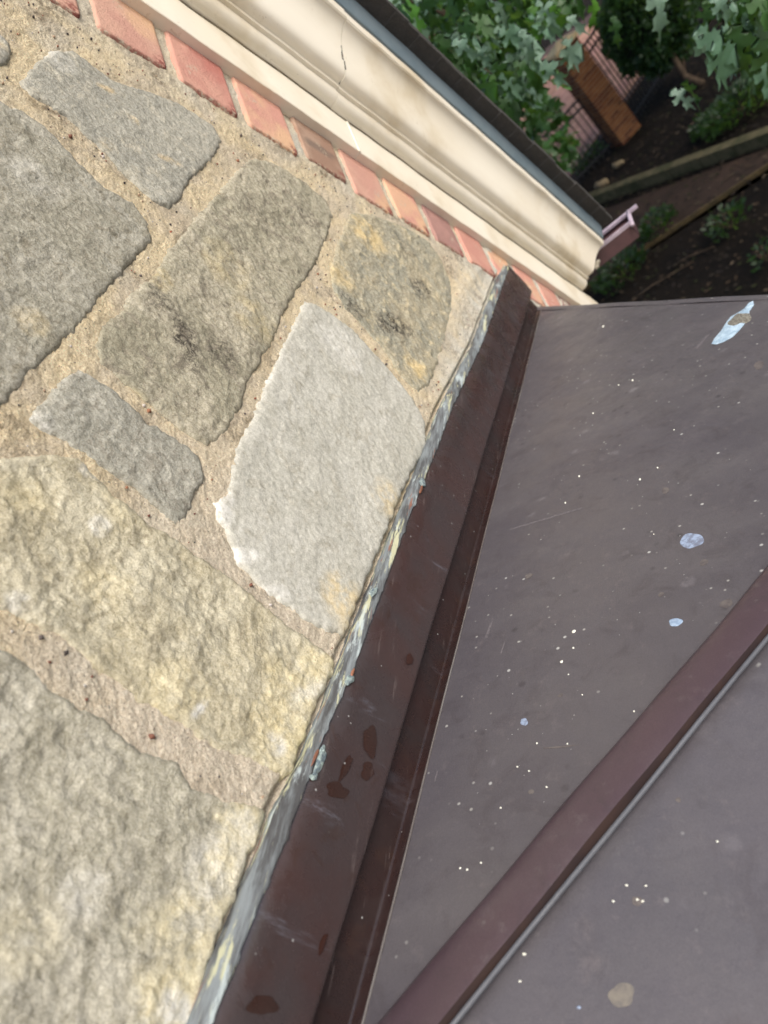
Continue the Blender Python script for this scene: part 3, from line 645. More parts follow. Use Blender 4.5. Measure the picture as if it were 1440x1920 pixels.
M_brn = simple('dropping_centre', (150, 148, 136), .9, (104, 98, 88), 350, bump=.8, bs=500)
M_bluish = simple('pale_blue_splash', (150, 166, 190), .6, (112, 118, 134), 160)
M_cream2 = simple('cream_paint_drop', (222, 222, 208), .5)
M_dimsp = simple('dull_stain', (104, 98, 94), .7, (84, 78, 78), 120)
bd = spot('bird_dropping', [(1334,645),(1340,634),(1352,620),(1362,604),(1370,594),(1384,586),(1396,578),(1404,568),(1412,564),(1414,572),(1405,584),(1404,598),(1396,608),(1386,620),(1374,632),(1358,641),(1344,646)], M_white, .0012)
spot('dropping_centre', blob(1386, 600, 23, 11, -.5, 14, .2), M_brn, .0026, parent=bd)
spot('water_spot', blob(1297, 1014, 22, 14, -.25, 18, .1), M_bluish, .0003)
spot('water_spot', blob(1267, 1167, 12, 8, -.2, 14), simple('blue_drop', (160, 180, 200), .5, (130, 150, 175), 300), .0005)
spot('water_spot', blob(983, 1354, 7.5, 6.5), M_bluish, .0004)
for x, y, r in ((1076,1184,5.5),(1053,1241,4.5),(1035,902,0),(1075,1215,3.4),(1189,1334,3),(1131,612,3.6),(1186,713,3.6),(1200,899,4),(1086,893,3.4),(1129,571,0),(863,1628,4),(876,1631,4),(902,1618,3.6),(939,1515,3.4),(992,1446,3.2),(1007,1394,3.2),(1025,1476,3.4),(1064,1395,2.8),(970,1438,3),(1112,775,3),(1160,722,2.4),(1233,877,2.8),(1264,806,2.4),(1226,1002,2),(1060,943,3),(1092,1303,2.5),(1066,1265,2.5)):
    if r: spot('paint_speck', blob(x, y, r * (.8 if r > 4 else .62), r * .5, -.6, 8), M_cream2, .0007)
for x, y, r in ((992,1080,7),(1051,1304,5),(1165,1160,0),(996,1485,6),(1248,920,8),(1320,1055,8),(1423,685,10),(1362,1132,12),(1240,1115,6)):
    if r: spot('dull_spot', blob(x, y, r, r * .7, -.4, 12), M_dimsp, .0002)
for x, y, r in ((1166,1866,24),(1030,1690,0),(1060,1575,6),(1272,1500,5),(1195,1690,10)):
    if r: spot('dull_spot', blob(x, y, r, r * .95, 0, 16), simple('lichen_spot', (122, 116, 106), .8, (98, 94, 92), 90) if r > 20 else M_dimsp, .0003, True)
for x, y, r in ((1085,1889,4.5),(983,1789,4),(1175,1660,3),(1195,1687,3),(1205,1690,3),(1150,1690,3),(1345,1578,2.6),(1211,1661,2.6),(975,1840,3)):
    spot('paint_speck', blob(x, y, r, r * .8, 0, 8), M_cream2 if x != 1085 else M_bluish, .0007, True)

M_faint = simple('faint_speck', (150, 150, 148), .6)
M_scr = simple('scratch_mark', (106, 101, 103), .5, (88, 84, 87), 300)
for L in ([(955, 992), (1092, 951), (1094, 954), (956, 995)], [(908, 1199), (915, 1196), (926, 1160), (923, 1160)], [(938, 1225), (941, 1226), (948, 1204), (946, 1203)], [(1304, 652), (1309, 655), (1330, 628), (1327, 626)], [(814, 1466), (817, 1467), (822, 1446), (819, 1445)], [(1018, 1402), (1060, 1398), (1090, 1396), (1060, 1402), (1020, 1405)]):
    spot('scratch', L, M_scr if L[0][0] != 1018 else M_dimsp, .0001)
for _ in range(130):
    x_, y_ = random.uniform(880, 1430), random.uniform(640, 1850); r_ = random.choice((.7, .9, 1.1))
    if y_ > 1900 - (x_ - 720) * 1.17 - 30 or x_ < 1010 - (y_ - 590) * .25 + 18: continue
    spot('paint_speck', blob(x_, y_, r_ * 1.3, r_ * .8, -.6, 6), M_faint, .0003)
# ------------------------------------------------------------------ step flashing against the wall
fl = empty('wall_flashing', (.8, .41, CZ - .4), 'glossy dark brown metal flashing with crusty sealant between stone wall and metal roof', 'flashing')
PF = .0125
def line_at(L, off): P = np.array([wall_at(x, y, off) for x, y in L]); return P
OUTL = line_at([(393,1930),(561,1510),(600,1400),(664,1250),(724,1090),(767,970),(818,845),(850,760),(906,640),(946,524),(953,505)], PF)
FOLD = line_at([(592,1920),(724,1450),(806,1200),(842,1100),(903,850),(978,600),(1003,545)], PF)
def zi(P, X):
    s0 = (P[1, 2] - P[0, 2]) / (P[1, 0] - P[0, 0]); return np.where(X < P[0, 0], P[0, 2] + s0 * (X - P[0, 0]), np.interp(X, P[:, 0], P[:, 2]))
oc = np.polyfit(OUTL[:, 0], OUTL[:, 2], 2); fc = np.polyfit(FOLD[:, 0], FOLD[:, 2], 1)
XE = float(np.mean([OUTL[-1, 0], FOLD[-1, 0]]))
xs = np.linspace(.0, XE, 160); secs = []
for x in xs:
    zt = float(zi(OUTL, x)) + .0005 * math.sin(x * 40); zb = fc[0] * x + fc[1] + .0006 * math.sin(x * 17)
    bow = .0012 * math.sin(x * 9)
    secs.append(np.array([(x, H - .003, zt + .003), (x, H - PF + .003, zt + .002), (x, H - PF, zt - .001), (x, H - PF - bow, zt * .66 + zb * .34), (x, H - PF - bow, zt * .3 + zb * .7), (x, H - PF - .0006, zb + .004), (x, H - PF - .0002, zb + .0012), (x, H - PF + .0012, zb), (x, H - PF + .003, zb + .0008), (x, H - PF + .0034, zb + .012)]))
sweep('counter_flashing', secs, M_flash, fl, close=False, smooth=True)
# end of the counter flashing: folded closed
e = secs[-1]; mesh_obj('folded_end', [e[0], e[1], e[2], e[5], e[7], (XE, H + .002, e[7][2]), (XE, H + .002, e[0][2])], [(0, 1, 2, 3, 4, 5, 6)], M_flash2, fl)
xs = np.linspace(.05, 1.546, 120); secs = []
for x in xs:
    zr = side(x, .41)[2]; zb = fc[0] * x + fc[1]
    secs.append(np.array([(x, H - .0028, zb + .03), (x, H - .0031, zr + .010), (x, H - .0034, zr + .0042), (x, H - .0037, zr + .0022), (x, H - .0046, zr + .0013), (x, H - .010, zr + .0008), (x, H - .0135, zr + .0004)]))
sweep('base_flashing', secs, M_flash2, fl, close=False, smooth=True)
mb = MB(); mb.tube([(x, H - .0140 + .0004 * math.sin(x * 22), side(x, H - .0140)[2] + .0007) for x in np.linspace(.1, 1.54, 60)], .0010, 6)
mb.build('edge_bead', roof_mat('edge_bead', (116, 112, 108), (92, 84, 80), speck=0), fl, True)
# sealant: an uneven strip from the stone down on to the metal
nx_ = 520; kk = 9; XX = np.linspace(.0, XE - .01, nx_); V = []; F = []
n1 = fbm(XX, XX * 0, 26, 4, 301); n2 = fbm(XX, XX * 0 + 3, 60, 4, 311); n3 = fbm(XX, XX * 0 + 7, 18, 3, 321)
for i, x in enumerate(XX):
    zt = float(wl(np.array([x]))[0]) - .0010 + .0020 * n1[i]; zb = float(zi(OUTL, x)) - .001 - .0045 * max(0, n2[i]) + .0018 + .001 * n3[i]
    for k in range(kk):
        s = k / (kk - 1); y = (H - .0045) * (1 - s) + (H - PF - .0012) * s - .0018 * math.sin(PI * s) - .0011 * n2[(i * 3 + k * 37) % nx_] * math.sin(PI * min(1, s * 1.1))
        V.append((x, y, zt * (1 - s) + zb * s))
    V.append((x, H + .012, zt - .0035)); V.append((x, H - PF + .0012, zb - .001))
K2 = kk + 2
for i in range(nx_ - 1):
    for k in range(kk - 1): a = i * K2 + k; F.append((a, a + 1, a + 1 + K2, a + K2))
    a = i * K2; F.append((a + kk, a, a + K2, a + kk + K2)); a = i * K2 + kk - 1; F.append((a, a + 2, a + 2 + K2, a + K2))
mesh_obj('sealant', V, F, M_seal, fl, True)
def fblob(name, x, y, rx, ry, ang, mat, hgt=.0006):
    L = blob(x, y, rx, ry, ang, 16, .2); V3 = np.array([wall_at(a, b, PF + .0011) for a, b in L]); c = V3.mean(0); n = len(L); o_ = np.array([0, -1., 0])
    V = np.concatenate([V3 + o_ * .0003, c + (V3 - c) * .7 + o_ * (hgt + .0003), [c + o_ * (hgt + .0004)]])
    mesh_obj(name, V, [(i, (i + 1) % n, (i + 1) % n + n, i + n) for i in range(n)] + [(i + n, (i + 1) % n + n, 2 * n) for i in range(n)], mat, fl, True)
M_wet = flash_mat('wet_patch', (54, 38, 33), .1, 0)
for a in ((694,1390,14,27,-.1),(689,1446,12,16,.1),(648,1440,7,26,.5),(632,1482,22,14,.2),(492,1885,26,20,0),(605,1770,5,24,.3),(768,1236,7,9,0),(868,560,0,0,0)):
    if a[2]: fblob('damp_patch', *a, M_wet, .0002)
M_corr = simple('verdigris_crust', (196, 214, 206), .8, (120, 134, 142), 300, bump=1, bs=400)
for a in ((600,1425,9,26,.35),(588,1456,7,8,0),(655,1275,10,8,-.7),(792,905,5,9,-.5),(700,1110,6,10,.5)): fblob('sealant_smear', *a, M_corr, .0012)
cp = simple('bare_copper', (160, 108, 82), .45, (120, 80, 62), 60, .6, metal=.2)
fblob('bare_edge', 590, 1420, 2.5, 20, .38, cp, .0016); fblob('bare_edge', 789, 918, 2.2, 9, .3, cp, .0014); fblob('bare_edge', 660, 1262, 2.2, 10, .3, cp, .0014)

# ------------------------------------------------------------------ garden below
M_soil = NT('soil'); k = M_soil
c = k.mix(k.ramp(k.noise(1.2, 5), .4, .6), srgb(27, 23, 19), srgb(38, 32, 26)); c = k.mix(k.ramp(k.noise(14, 6, .8), .5, .7), c, srgb(56, 47, 37)); c = k.mix(k.ramp(k.noise(25, 5, .8), .58, .7), c, srgb(22, 18, 15))
M_soil = k.done(c, .95, k.bump(k.noise(18, 6, .8), 1, .08), .1)
gs = 600; gm = mesh_obj('ground', [(-gs, -gs, 0), (gs, -gs, 0), (gs, gs, 0), (-gs, gs, 0)], [(0, 1, 2, 3)], M_soil); tag(gm, kind='structure')
def gp(x, y, z=0): return ground_at(x, y, z)
def ext(a, b, ta, tb): return a + (b - a) * ta, a + (b - a) * tb
# brown path with a thin timber edge, low stone kerb on its far side
ka, kb = ext(gp(1140, 372), gp(1440, 266), -.8, 1.42)
pa, pb = ext(gp(1273, 428), gp(1440, 317), -1.6, 1.9)
mesh_obj_p = mesh_obj('path', [ka + [-.62, 0, .004], kb + [-.12, 0, .004], pb + [0, 0, .004], pa + [0, 0, .004]], [(0, 1, 2, 3)], simple('trodden_path', (66, 53, 45), .95, (52, 43, 37), 1.5, .1, 1, 12)); tag(mesh_obj_p, kind='structure')
kd = nz(kb - ka); kn = np.array([-kd[1], kd[0], 0]); kn = kn * np.sign(kn[0])
rotk = np.stack([kd, np.array([-kd[1], kd[0], 0]), [0, 0, 1]], 1)
kerb = empty('kerb', (ka + kb) / 2, 'mossy low stone kerb between the brown path and the planted bed', 'kerb')
L = np.linalg.norm(kb - ka); nk = int(L / .6); M_kerb = simple('mossy_kerb', (96, 88, 66), .95, (66, 66, 46), 4, .1, .8, 30)
for i in range(nk):
    mb = MB(); mb.box(ka + kd * (i + .5) * L / nk + np.array([0, 0, .09 + random.uniform(-.006, .006)]), L / nk - .012, .17, .18, rotk); mb.build('kerb_stone', M_kerb, kerb)
pd_ = nz(pb - pa); rotp = np.stack([pd_, np.array([-pd_[1], pd_[0], 0]), [0, 0, 1]], 1)
te = MB(); te.box((pa + pb) / 2 + np.array([0, 0, .03]), np.linalg.norm(pb - pa), .03, .07, rotp)
tag(te.build('timber_edging', simple('weathered_timber', (98, 82, 54), .9, (70, 60, 42), 6, .2, .5, 60)), 'thin weathered timber strip edging the near side of the brown path', 'edging')

# brick gate pillars with pale caps
M_cap2 = simple('limestone_cap', (216, 192, 146), .9, (196, 172, 130), 5, .2, .4, 40)
M_pb = [simple('pillar_brick_%s' % s, c1, .9, c2, 14, .2, .6, 60) for s, c1, c2 in (('orange', (122, 76, 46), (98, 60, 38)), ('red', (104, 62, 42), (86, 52, 36)), ('tan', (132, 88, 54), (112, 72, 46)))]
M_pm = simple('pillar_mortar', (132, 112, 86), .95, (110, 94, 74), 10)
_shared = {}
def pillar(x, y, ang, w, hh, label):
    t = empty('brick_pillar', (x, y, 0), label, 'pillar', 'brick gate pillars on the garden fence'); t.rotation_euler[2] = ang
    me, f = box_vf((0, 0, hh / 2), w - .012, w - .012, hh)
    def loc(name, v, f, mat, key=None):
        if key and key in _shared: m_ = _shared[key]
        else:
            m_ = bpy.data.meshes.new(name); m_.from_pydata([tuple(q) for q in v], [], f); m_.materials.append(mat)
            if key: _shared[key] = m_
        o = bpy.data.objects.new(name, m_); COL.objects.link(o); o.parent = t; return o
    loc('mortar_core', me, f, M_pm)
    bl = (w - .11) / 2 - .004; nc = int(hh / .072)
    for c in range(nc):
        z = .036 + c * .072
        for s in range(4):
            for j in range(2):
                a = s * PI / 2; off = -w / 2 + bl / 2 + .002 + j * (bl + .008) + (.112 if c % 2 else 0)
                mi = random.randrange(3); v, f = box_vf((0, 0, 0), bl, .11, .054)
                o = loc('brick', v, f, M_pb[mi], ('b', mi)); 
                px, py = off, -w / 2 + .055 - random.uniform(0, .004)
                o.location = (px * math.cos(a) - py * math.sin(a), px * math.sin(a) + py * math.cos(a), z); o.rotation_euler[2] = a
    v, f = box_vf((0, 0, hh + .035), w + .10, w + .10, .07); capo = loc('cap', v, f, M_cap2)
    v = [(-w / 2, -w / 2, hh + .07), (w / 2, -w / 2, hh + .07), (w / 2, w / 2, hh + .07), (-w / 2, w / 2, hh + .07), (0, 0, hh + .15)]
    loc('cap_peak', v, [(0, 1, 4), (1, 2, 4), (2, 3, 4), (3, 0, 4)], M_cap2).parent = capo
    return t
P1 = (gp(1203, 250) + gp(1165, 290)) / 2; P1 = P1 + np.array([.55, .03, 0])
p1 = pillar(P1[0], P1[1], math.radians(28), .46, 2.02, 'brick gate pillar with a pale cap, clear of the leaves and nearer the round bush')
P2_ = gp(1068, 372) + np.array([.15, .1, 0]); p2 = pillar(P2_[0], P2_[1], math.radians(28), .46, 1.15, 'low brick pillar half hidden behind the shingle edge')
# iron fence
M_iron = simple('black_iron', (30, 30, 32), .6, (44, 40, 40), 30)
def fence(a, b, hh, label):
    a = np.array(a); b = np.array(b); L = np.linalg.norm(b - a); d = (b - a) / L; t = empty('iron_fence', (a + b) / 2, label, 'fence', None)
    rot = np.stack([d, [-d[1], d[0], 0], [0, 0, 1]], 1); n = int(L / .11); me = None
    for i in range(n + 1):
        p = a + d * i * L / n - (a + b) / 2
        if me is None:
            v, f = box_vf((0, 0, hh / 2), .018, .018, hh, rot); me = bpy.data.meshes.new('picket'); me.from_pydata([tuple(q) for q in v], [], f); me.materials.append(M_iron)
        o = bpy.data.objects.new('picket', me); COL.objects.link(o); o.parent = t; o.location = p
    for z in (.12, hh - .18, hh - .03):
        mb = MB(); mb.box((a + b) / 2 + np.array([0, 0, z]), L, .03, .035, rot); mb.build('rail', M_iron, t)
fd = nz(gp(1275, 130) - gp(1203, 238))
fa = P1 + fd * .27; fence(fa, fa + fd * 5.5, 1.75, 'black iron picket fence running from the pillar behind the round bush')
fb = P2_ + nz(P1 - P2_) * .27; fence(fb, P1 - nz(P1 - P2_) * .27, 1.2, 'black iron picket fence between the two brick pillars')
# pink brick paving beyond the fence
mb = MB(); c0 = P1 + np.array([1.1, 0, 0]); u_ = fd; w_ = np.array([fd[1], -fd[0], 0]); w_ = w_ * np.sign(w_[0]); rot = np.stack([u_, w_, [0, 0, 1]], 1)
for i in range(-26, 22):
    for j in range(0, 60):
        p = P1 + w_ * (1.3 + j * .215) + u_ * ((i + (.5 if j % 2 else 0)) * .42)
        t = random.uniform(.8, 1.15); mb.box(p + np.array([0, 0, .03]), .40, .195, .05, rot, (t, t * random.uniform(.92, 1.02), t * random.uniform(.9, 1.0)))
pv = mb.build('paving', simple('pink_paver', (178, 140, 122), .9, (150, 116, 100), 3, .2, .4, 50, tint=True)); tag(pv, kind='structure')
pbx = MB(); pbx.box(P1 + w_ * (1.3 + 6.3) + np.array([0, 0, .014]), 20.5, 13.2, .028, rot); tag(pbx.build('paving_bed', simple('paving_bed', (70, 56, 50), .95)), kind='structure')
# chips and fallen leaves on the beds
mb = MB()
for i in range(5200):
    x = RNG.uniform(7.5, 19); y = RNG.uniform(-3.2, 3.2); s = RNG.uniform(.015, .05); a = RNG.uniform(0, PI); 
    if (np.array([x, y, 0]) - P1) @ w_ > 1.1: continue
    col = random.choice([(.05, .04, .03), (.08, .055, .035), (.03, .025, .02), (.09, .07, .045), (.045, .05, .02), (.16, .12, .08) if random.random() < .25 else (.04, .03, .025)])
    dx, dy = s * math.cos(a), s * math.sin(a); z = RNG.uniform(.008, .03)
    mb.add([(x - dx, y - dy, z), (x + dy * .4, y - dx * .4, z + .012), (x + dx, y + dy, z + .006), (x - dy * .4, y + dx * .4, z)], [(0, 1, 2, 3)], col)
k = NT('litter'); tag(mb.build('leaf_litter', k.done(k.hsv(k.attr('tint'), .6), .9, None, .15)), kind='stuff', label=None)
M_rock = simple('garden_rock', (150, 132, 100), .9, (110, 96, 74), 9, .2, .8, 30)
# a few pale sticks and stones by the low pillar
for i, (x, y, r_, lb) in enumerate(((1160, 312, .10, 'pale rounded stone beside the low brick pillar, farther from the shingle edge'), (1130, 350, .13, 'pale flat stone lying closest to the shingle edge'))):
    g0 = gp(x, y); bm = bmesh.new(); bmesh.ops.create_icosphere(bm, subdivisions=2, radius=r_)
    for v_ in bm.verts: v_.co = Vector((v_.co.x * 1.5, v_.co.y * .8, v_.co.z * .55)) * (1 + .18 * math.sin(v_.co.x * 40 + v_.co.y * 30))
    me = bpy.data.meshes.new('garden_stone'); bm.to_mesh(me); bm.free(); o = link('garden_stone', me, M_rock); o.location = (g0[0], g0[1], r_ * .4); o.rotation_euler[2] = .7; tag(o, lb, 'stone')

# foliage
def leaf_mat(name, c1, c2, back=(70, 110, 40), rough=.38):
    k = NT(name); inf = k.n('ShaderNodeObjectInfo'); c = k.mix(inf.outputs['Random'], srgb(*c1), srgb(*c2))
    c = k.mix(k.math('MULTIPLY', k.ramp(k.noise(30, 4), .4, .7), .3), c, srgb(*back))
    m = k.done(c, rough, k.bump(k.noise(90, 4), .3, .004), .5)
    tr = k.n('ShaderNodeBsdfTranslucent'); tr.inputs[0].default_value = srgb(120, 160, 60); ms = k.n('ShaderNodeMixShader'); ms.inputs[0].default_value = .25
    k.l(k.b.outputs[0], ms.inputs[1]); k.l(tr.outputs[0], ms.inputs[2]); k.l(ms.outputs[0], k.out.inputs[0]); return m
M_leaf = leaf_mat('tree_leaf', (150, 178, 158), (112, 148, 124), rough=.28); M_leafd = leaf_mat('tree_leaf_deep', (48, 82, 44), (62, 98, 48)); M_leafl = leaf_mat('tree_leaf_lime', (96, 150, 50), (84, 134, 60))  # tree_leaf: sky reflection on the leaf tops is put into its pale colour
M_bark = simple('bark', (92, 78, 64), .95, (66, 56, 46), 12, .1, 1, 30)
half = [(0, 0), (.03, .10), (.16, .13), (.30, .07), (.24, .19), (.10, .24), (.08, .33), (.26, .33), (.44, .27), (.46, .38), (.60, .44), (.42, .50), (.24, .50), (.09, .48), (.08, .62), (.28, .68), (.30, .82), (.44, .90), (.20, .90), (.08, .80), (.07, .94), (0, 1.18)]
def leaf_mesh(curl, fold, sq):
    pts = half + [(-x, y) for x, y in half[-2:0:-1]]
    bm = bmesh.new(); vs = [bm.verts.new((x * sq, y, 0)) for x, y in pts]; fc_ = bm.faces.new(vs)
    bmesh.ops.triangulate(bm, faces=[fc_])
    for v_ in bm.verts: v_.co.z = fold * abs(v_.co.x) - curl * v_.co.y ** 2 + .05 * math.sin(v_.co.x * 11 + v_.co.y * 5)
    me = bpy.data.meshes.new('leaf'); bm.to_mesh(me); bm.free(); me.polygons.foreach_set('use_smooth', [True] * len(me.polygons)); return me
LM = [[leaf_mesh(c, f, s) for c, f, s in ((.15, .25, .60), (.35, .4, .46), (.05, .2, .66), (.5, .15, .52))] for _ in range(3)]
for k_, m_ in enumerate((M_leaf, M_leafd, M_leafl)):
    for q in LM[k_]: q.materials.append(m_)
def leaf_obj(p, d, nrm, s, kind, tree):
    y = nz(d); z = np.asarray(nrm, float); z = nz(z - y * (z @ y)); x = np.cross(y, z)
    o = bpy.data.objects.new('leaf', random.choice(LM[kind])); COL.objects.link(o); o.parent = tree
    m = Matrix(((x[0] * s, y[0] * s, z[0] * s, p[0] - tree.location[0]), (x[1] * s, y[1] * s, z[1] * s, p[1] - tree.location[1]), (x[2] * s, y[2] * s, z[2] * s, p[2]), (0, 0, 0, 1)))
    o.matrix_basis = m; return o
def crown(tree, centres, n, size, mat, name='crown'):
    """the rest of the leaves, one mesh: small folded leaves through the crown's volume"""
    C_ = np.array([c[:3] for c in centres], float); R_ = np.array([c[3] for c in centres], float); w = R_ ** 2; w /= w.sum()
    idx = RNG.choice(len(C_), n, p=w); d = RNG.normal(size=(n, 3)); d /= np.linalg.norm(d, axis=1)[:, None]; rr = R_[idx] * RNG.uniform(.35, 1.05, n) ** .6
    P = C_[idx] + d * rr[:, None] * [1, 1, .75]; a = RNG.normal(size=(n, 3)); a[:, 2] -= 1.0; a /= np.linalg.norm(a, axis=1)[:, None]
    b = np.cross(a, RNG.normal(size=(n, 3))); b /= np.linalg.norm(b, axis=1)[:, None]; cN = np.cross(a, b); s = size * RNG.uniform(.7, 1.3, n)[:, None]
    prof_ = [(0, 0, 0), (.30, .15, .06), (.18, .42, .05), (.40, .62, .1), (.14, .74, .02), (0, 1.05, -.1), (-.14, .74, .02), (-.40, .62, .1), (-.18, .42, .05), (-.30, .15, .06)]
    V = np.stack([P + b * s * x + a * s * y + cN * s * z for x, y, z in prof_], 1).reshape(-1, 3)
    base = np.arange(n)[:, None] * 10; F = np.concatenate([base + np.array([0, 1, 2, 8]), base + np.array([2, 3, 4, 8]), base + np.array([4, 5, 6, 8]), base + np.array([0, 8, 9, 9])[[0, 1, 2, 2]]], 0) if False else None
    F = []
    for i in range(n):
        q = i * 10; F += [(q, q + 1, q + 2, q + 8), (q, q + 8, q + 9), (q + 2, q + 3, q + 4), (q + 2, q + 4, q + 6, q + 8), (q + 4, q + 5, q + 6), (q + 6, q + 7, q + 8)]
    o = mesh_obj(name, V, F, mat, tree, False); tag(o, kind='stuff'); return o
def hang(tree, nodes, per, spread, size, kinds):
    for (p, w) in nodes:
        p = np.asarray(p)
        for _ in range(int(per * w)):
            q = p + RNG.normal(0, spread, 3) * [1, 1, 1.1]; d = np.array([RNG.normal(0, .35), RNG.normal(0, .35), -1.0]); nrm = np.array([-1.0 + RNG.normal(0, .5), -.3 + RNG.normal(0, .5), .8 + RNG.normal(0, .3)])
            leaf_obj(q, d, nrm, size * random.uniform(.75, 1.2), random.choice(kinds), tree)

# left tree: trunk stands behind the shingle roof, its branches droop past the rake
T1 = (6.4, 3.6); tr1 = empty('maple_tree', (T1[0], T1[1], 0), 'leafy tree with lobed grey green leaves drooping just past the shingle edge', 'tree', 'trees over the garden')
nodes1 = [(far_at(895, 65, 2.9), 1.3), (far_at(935, 85, 3.1), 1.2), (far_at(870, 15, 2.8), 1.2), (far_at(950, 15, 3.0), 1.2), (far_at(1000, -40, 3.2), .8), (far_at(800, -10, 2.8), 1.0), (far_at(915, 140, 3.2), .45), (far_at(835, 40, 3.3), .8), (far_at(760, -35, 2.9), .7), (far_at(920, -10, 2.6), .8), (far_at(1060, -75, 3.4), .5), (far_at(945, 150, 3.4), .35)]
mb = MB(); mb.tube([(T1[0], T1[1], 0), (T1[0] - .1, T1[1] - .05, 2.2), (T1[0] - .3, T1[1] - .3, 4.2), (T1[0] - .6, T1[1] - .7, 6.0), (T1[0] - .7, T1[1] - .9, 8.4)], [.2, .16, .13, .09, .04], 10); mb.build('trunk', M_bark, tr1, True)
for (p, w) in nodes1:
    p = np.asarray(p); s = np.array([T1[0] - .5, T1[1] - .55, 5.4]); mid = (s + p) / 2 + np.array([0, 0, .55]); mb = MB()
    mb.tube([s, mid, p + np.array([.15, .12, .3]), p + np.array([0, 0, -.02])], [.04, .02, .008, .003], 6); mb.build('branch', M_bark, tr1, True)
hang(tr1, nodes1, 24, .095, .10, [0, 0, 0, 1, 1, 2])
crown(tr1, [tuple(far_at(950, 170, 5.5)) + (.28,), tuple(far_at(880, 60, 5.2)) + (.45,), tuple(far_at(1045, 285, 7.5)) + (.2,), tuple(far_at(975, 0, 6.0)) + (.33,), tuple(far_at(1010, 215, 6.8)) + (.2,), tuple(far_at(820, -10, 5.0)) + (.5,), tuple(far_at(1040, -10, 6.4)) + (.2,)], 1500, .11, M_leafd)
crown(tr1, [(5.2, 2.2, 7.6, 1.3), (6.4, 3.4, 8.4, 1.7), (7.2, 1.6, 8.2, 1.4), (5.6, .4, 8.0, 1.2), (8.6, 2.8, 8.8, 1.6), (7.6, 3.9, 7.2, 1.4)], 9000, .15, M_leafd)
# right tree
T2 = (7.0, -4.2); tr2 = empty('maple_tree', (T2[0], T2[1], 0), 'leafy tree with lobed leaves hanging into the top right corner beyond the bush', 'tree', 'trees over the garden')
nodes2 = [(far_at(1360, -5, 2.7), .9), (far_at(1405, 10, 2.6), 1.1), (far_at(1352, 50, 2.7), .5), (far_at(1425, -20, 2.5), 1.0), (far_at(1445, 95, 2.9), .2), (far_at(1330, -50, 2.8), .6), (far_at(1375, 70, 2.8), .6)]
mb = MB(); mb.tube([(T2[0], T2[1], 0), (T2[0] - .1, T2[1] + .1, 2.4), (T2[0] - .4, T2[1] + .4, 4.4), (T2[0] - .5, T2[1] + .6, 7.6)], [.19, .15, .12, .05], 10); mb.build('trunk', M_bark, tr2, True)
for (p, w) in nodes2:
    p = np.asarray(p); s = np.array([T2[0] - .45, T2[1] + .5, 5.2]); mid = (s + p) / 2 + np.array([0, 0, .5]); mb = MB()
    mb.tube([s, mid, p + np.array([.1, -.15, .3]), p + np.array([0, 0, -.02])], [.04, .02, .008, .003], 6); mb.build('branch', M_bark, tr2, True)
hang(tr2, nodes2, 15, .07, .115, [0, 1, 1, 0, 1])
crown(tr2, [(6.4, -3.2, 7.8, 1.5), (7.6, -4.6, 8.2, 1.7), (8.6, -2.6, 8.6, 1.6), (7.4, -1.2, 8.6, 1.3), (9.6, -4.0, 7.6, 1.6)], 8000, .15, M_leafd)
# unseen taller trees, added so that their crowns shade the beds
for i, (x, y, lb) in enumerate(((12.6, 5.2, 'unseen tall tree added for shade left of the garden path'), (12.4, -5.6, 'unseen tall tree added for shade right of the garden path'), (17.8, -6.2, 'unseen tall tree added for shade beyond the fence end'))):
    t = empty('shade_tree', (x, y, 0), lb, 'tree', 'trees over the garden'); mb = MB(); mb.tube([(x, y, 0), (x + .1, y, 3), (x, y * .9, 6), (x, y * .8, 9)], [.25, .2, .15, .06], 10); mb.build('trunk', M_bark, t, True)
    crown(t, [(x + dx, y * .55 + dy, 8.6 + dz, 1.9) for dx, dy, dz in ((0, 0, 0), (1.9, .6, .3), (-1.9, -.5, .2), (.4, 1.9, -.2), (-.3, -1.9, .1), (1.5, -1.6, .5), (-1.5, 1.6, .3))], 9000, .26, M_leafd)
# clipped round bush on its leaning stem
bs = gp(1318, 158); bc = far_at(1212, 38, 16.3)
bush = empty('round_bush', (bs[0], bs[1], 0), 'dark clipped round bush standing in front of the iron fence', 'bush')
mb = MB(); mb.tube([bs, bs * .7 + bc * .3 + np.array([0, .1, -.15]), bs * .3 + bc * .7, bc], [.07, .055, .05, .03], 8); mb.tube([bs * .7 + bc * .3 + np.array([0, .1, -.15]), bc + np.array([.2, -.5, -.2])], [.03, .015], 6); mb.build('stem', M_bark, bush, True)
n = 9000; d = RNG.normal(size=(n, 3)); d /= np.linalg.norm(d, axis=1)[:, None]; rr = (1 + .1 * np.sin(d[:, 0] * 7 + 1) * np.sin(d[:, 1] * 6) + .07 * np.sin(d[:, 2] * 13)) * RNG.uniform(.80, 1.02, n)
P = bc + d * rr[:, None] * [.86, .78, .90]; V = []; F = []
for i in range(n):
    a = nz(d[i] + RNG.normal(0, .6, 3)); b = nz(np.cross(a, RNG.normal(size=3))); s = RNG.uniform(.025, .05); q = len(V)
    V += [P[i] - b * s, P[i] + a * s * 1.2, P[i] + b * s, P[i] - a * s * .8]; F.append((q, q + 1, q + 2, q + 3))
o = mesh_obj('crown', V, F, leaf_mat('bush_leaf', (34, 62, 32), (40, 70, 36), (20, 40, 20), .5), bush); tag(o, kind='stuff')
bm = bmesh.new(); bmesh.ops.create_icosphere(bm, subdivisions=3, radius=.72); me = bpy.data.meshes.new('dark_core'); bm.to_mesh(me); bm.free()  # solid dark ball put in as the shade inside the bush
o = link('dark_core', me, simple('dark_core', (22, 28, 18), .95), bush); o.location = Vector(bc) - Vector((bs[0], bs[1], 0))
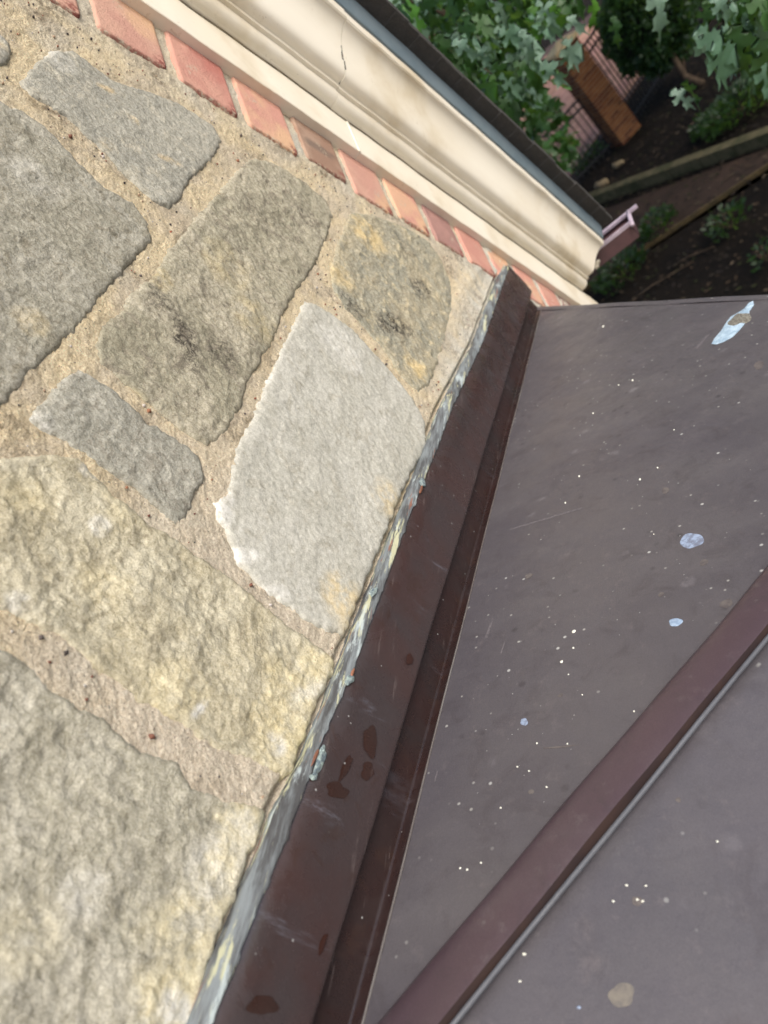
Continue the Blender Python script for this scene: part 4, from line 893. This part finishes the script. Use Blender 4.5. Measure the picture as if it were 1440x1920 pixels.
# low plants
M_fern = leaf_mat('fern_leaf', (28, 54, 20), (20, 42, 16), (18, 38, 15), .5)
def plant(x, y, r_, n, s0, label, group='low plants in the beds'):
    g0 = gp(x, y); t = empty('garden_plant', (g0[0], g0[1], 0), label, 'plant', group); V = []; F = []
    for i in range(n):
        a = RNG.uniform(0, 2 * PI); rad = r_ * math.sqrt(RNG.uniform(0, 1)); c = g0 + np.array([rad * math.cos(a), rad * math.sin(a), RNG.uniform(.05, .35) * (1 - .5 * rad / r_)])
        d_ = nz([math.cos(a) * .8, math.sin(a) * .8, RNG.uniform(.1, 1)]); b = nz(np.cross(d_, RNG.normal(size=3))); s = s0 * RNG.uniform(.6, 1.3); q = len(V)
        V += [c, c + d_ * s * .5 + b * s * .28, c + d_ * s, c + d_ * s * .5 - b * s * .28]; F.append((q, q + 1, q + 2, q + 3))
    mesh_obj('leaves', V, F, M_fern, t)
    mb = MB()
    for i in range(7): a = i * .9; mb.tube([g0, g0 + np.array([math.cos(a) * r_ * .6, math.sin(a) * r_ * .6, .2])], [.008, .003], 4)
    mb.build('stems', M_bark, t)
plant(1395, 205, .62, 900, .09, 'bright green fern clump on the right side of the planted bed above the kerb'); plant(1345, 235, .35, 350, .08, 'smaller green clump at the left end of the ferns above the kerb')
plant(1240, 432, .26, 240, .09, 'small green plant at the near end of the timber edging'); plant(1372, 428, .25, 150, .08, 'sparse green seedling clump in the dark bed nearest the right edge of the roof')
plant(1170, 520, .40, 380, .09, 'dark green spreading plant just beyond the corner of the cream trim'); plant(1445, 492, .14, 60, .07, 'tiny green sprout at the far right just above the metal roof')
plant(1110, 305, .35, 260, .08, 'leafy weed growing at the foot of the fence between the pillars')
# fallen twigs
for i, (a, b, lb) in enumerate((((1170, 575), (1300, 490), 'long bare twig lying on the dark soil behind the roof edge'), ((1260, 500), (1340, 462), 'short thin twig on the dark soil near the long one'))):
    pa_, pb_ = gp(*a, .02), gp(*b, .02); mb = MB(); mb.tube([pa_, (pa_ + pb_) / 2 + np.array([.06, .05, .01]), pb_], [.013, .010, .006], 6); tag(mb.build('twig', M_bark, None, True), lb, 'twig')

# ------------------------------------------------------------------ render settings
SC.render.engine = 'CYCLES'; SC.cycles.max_bounces = 6; SC.cycles.diffuse_bounces = 3; SC.cycles.use_denoising = True
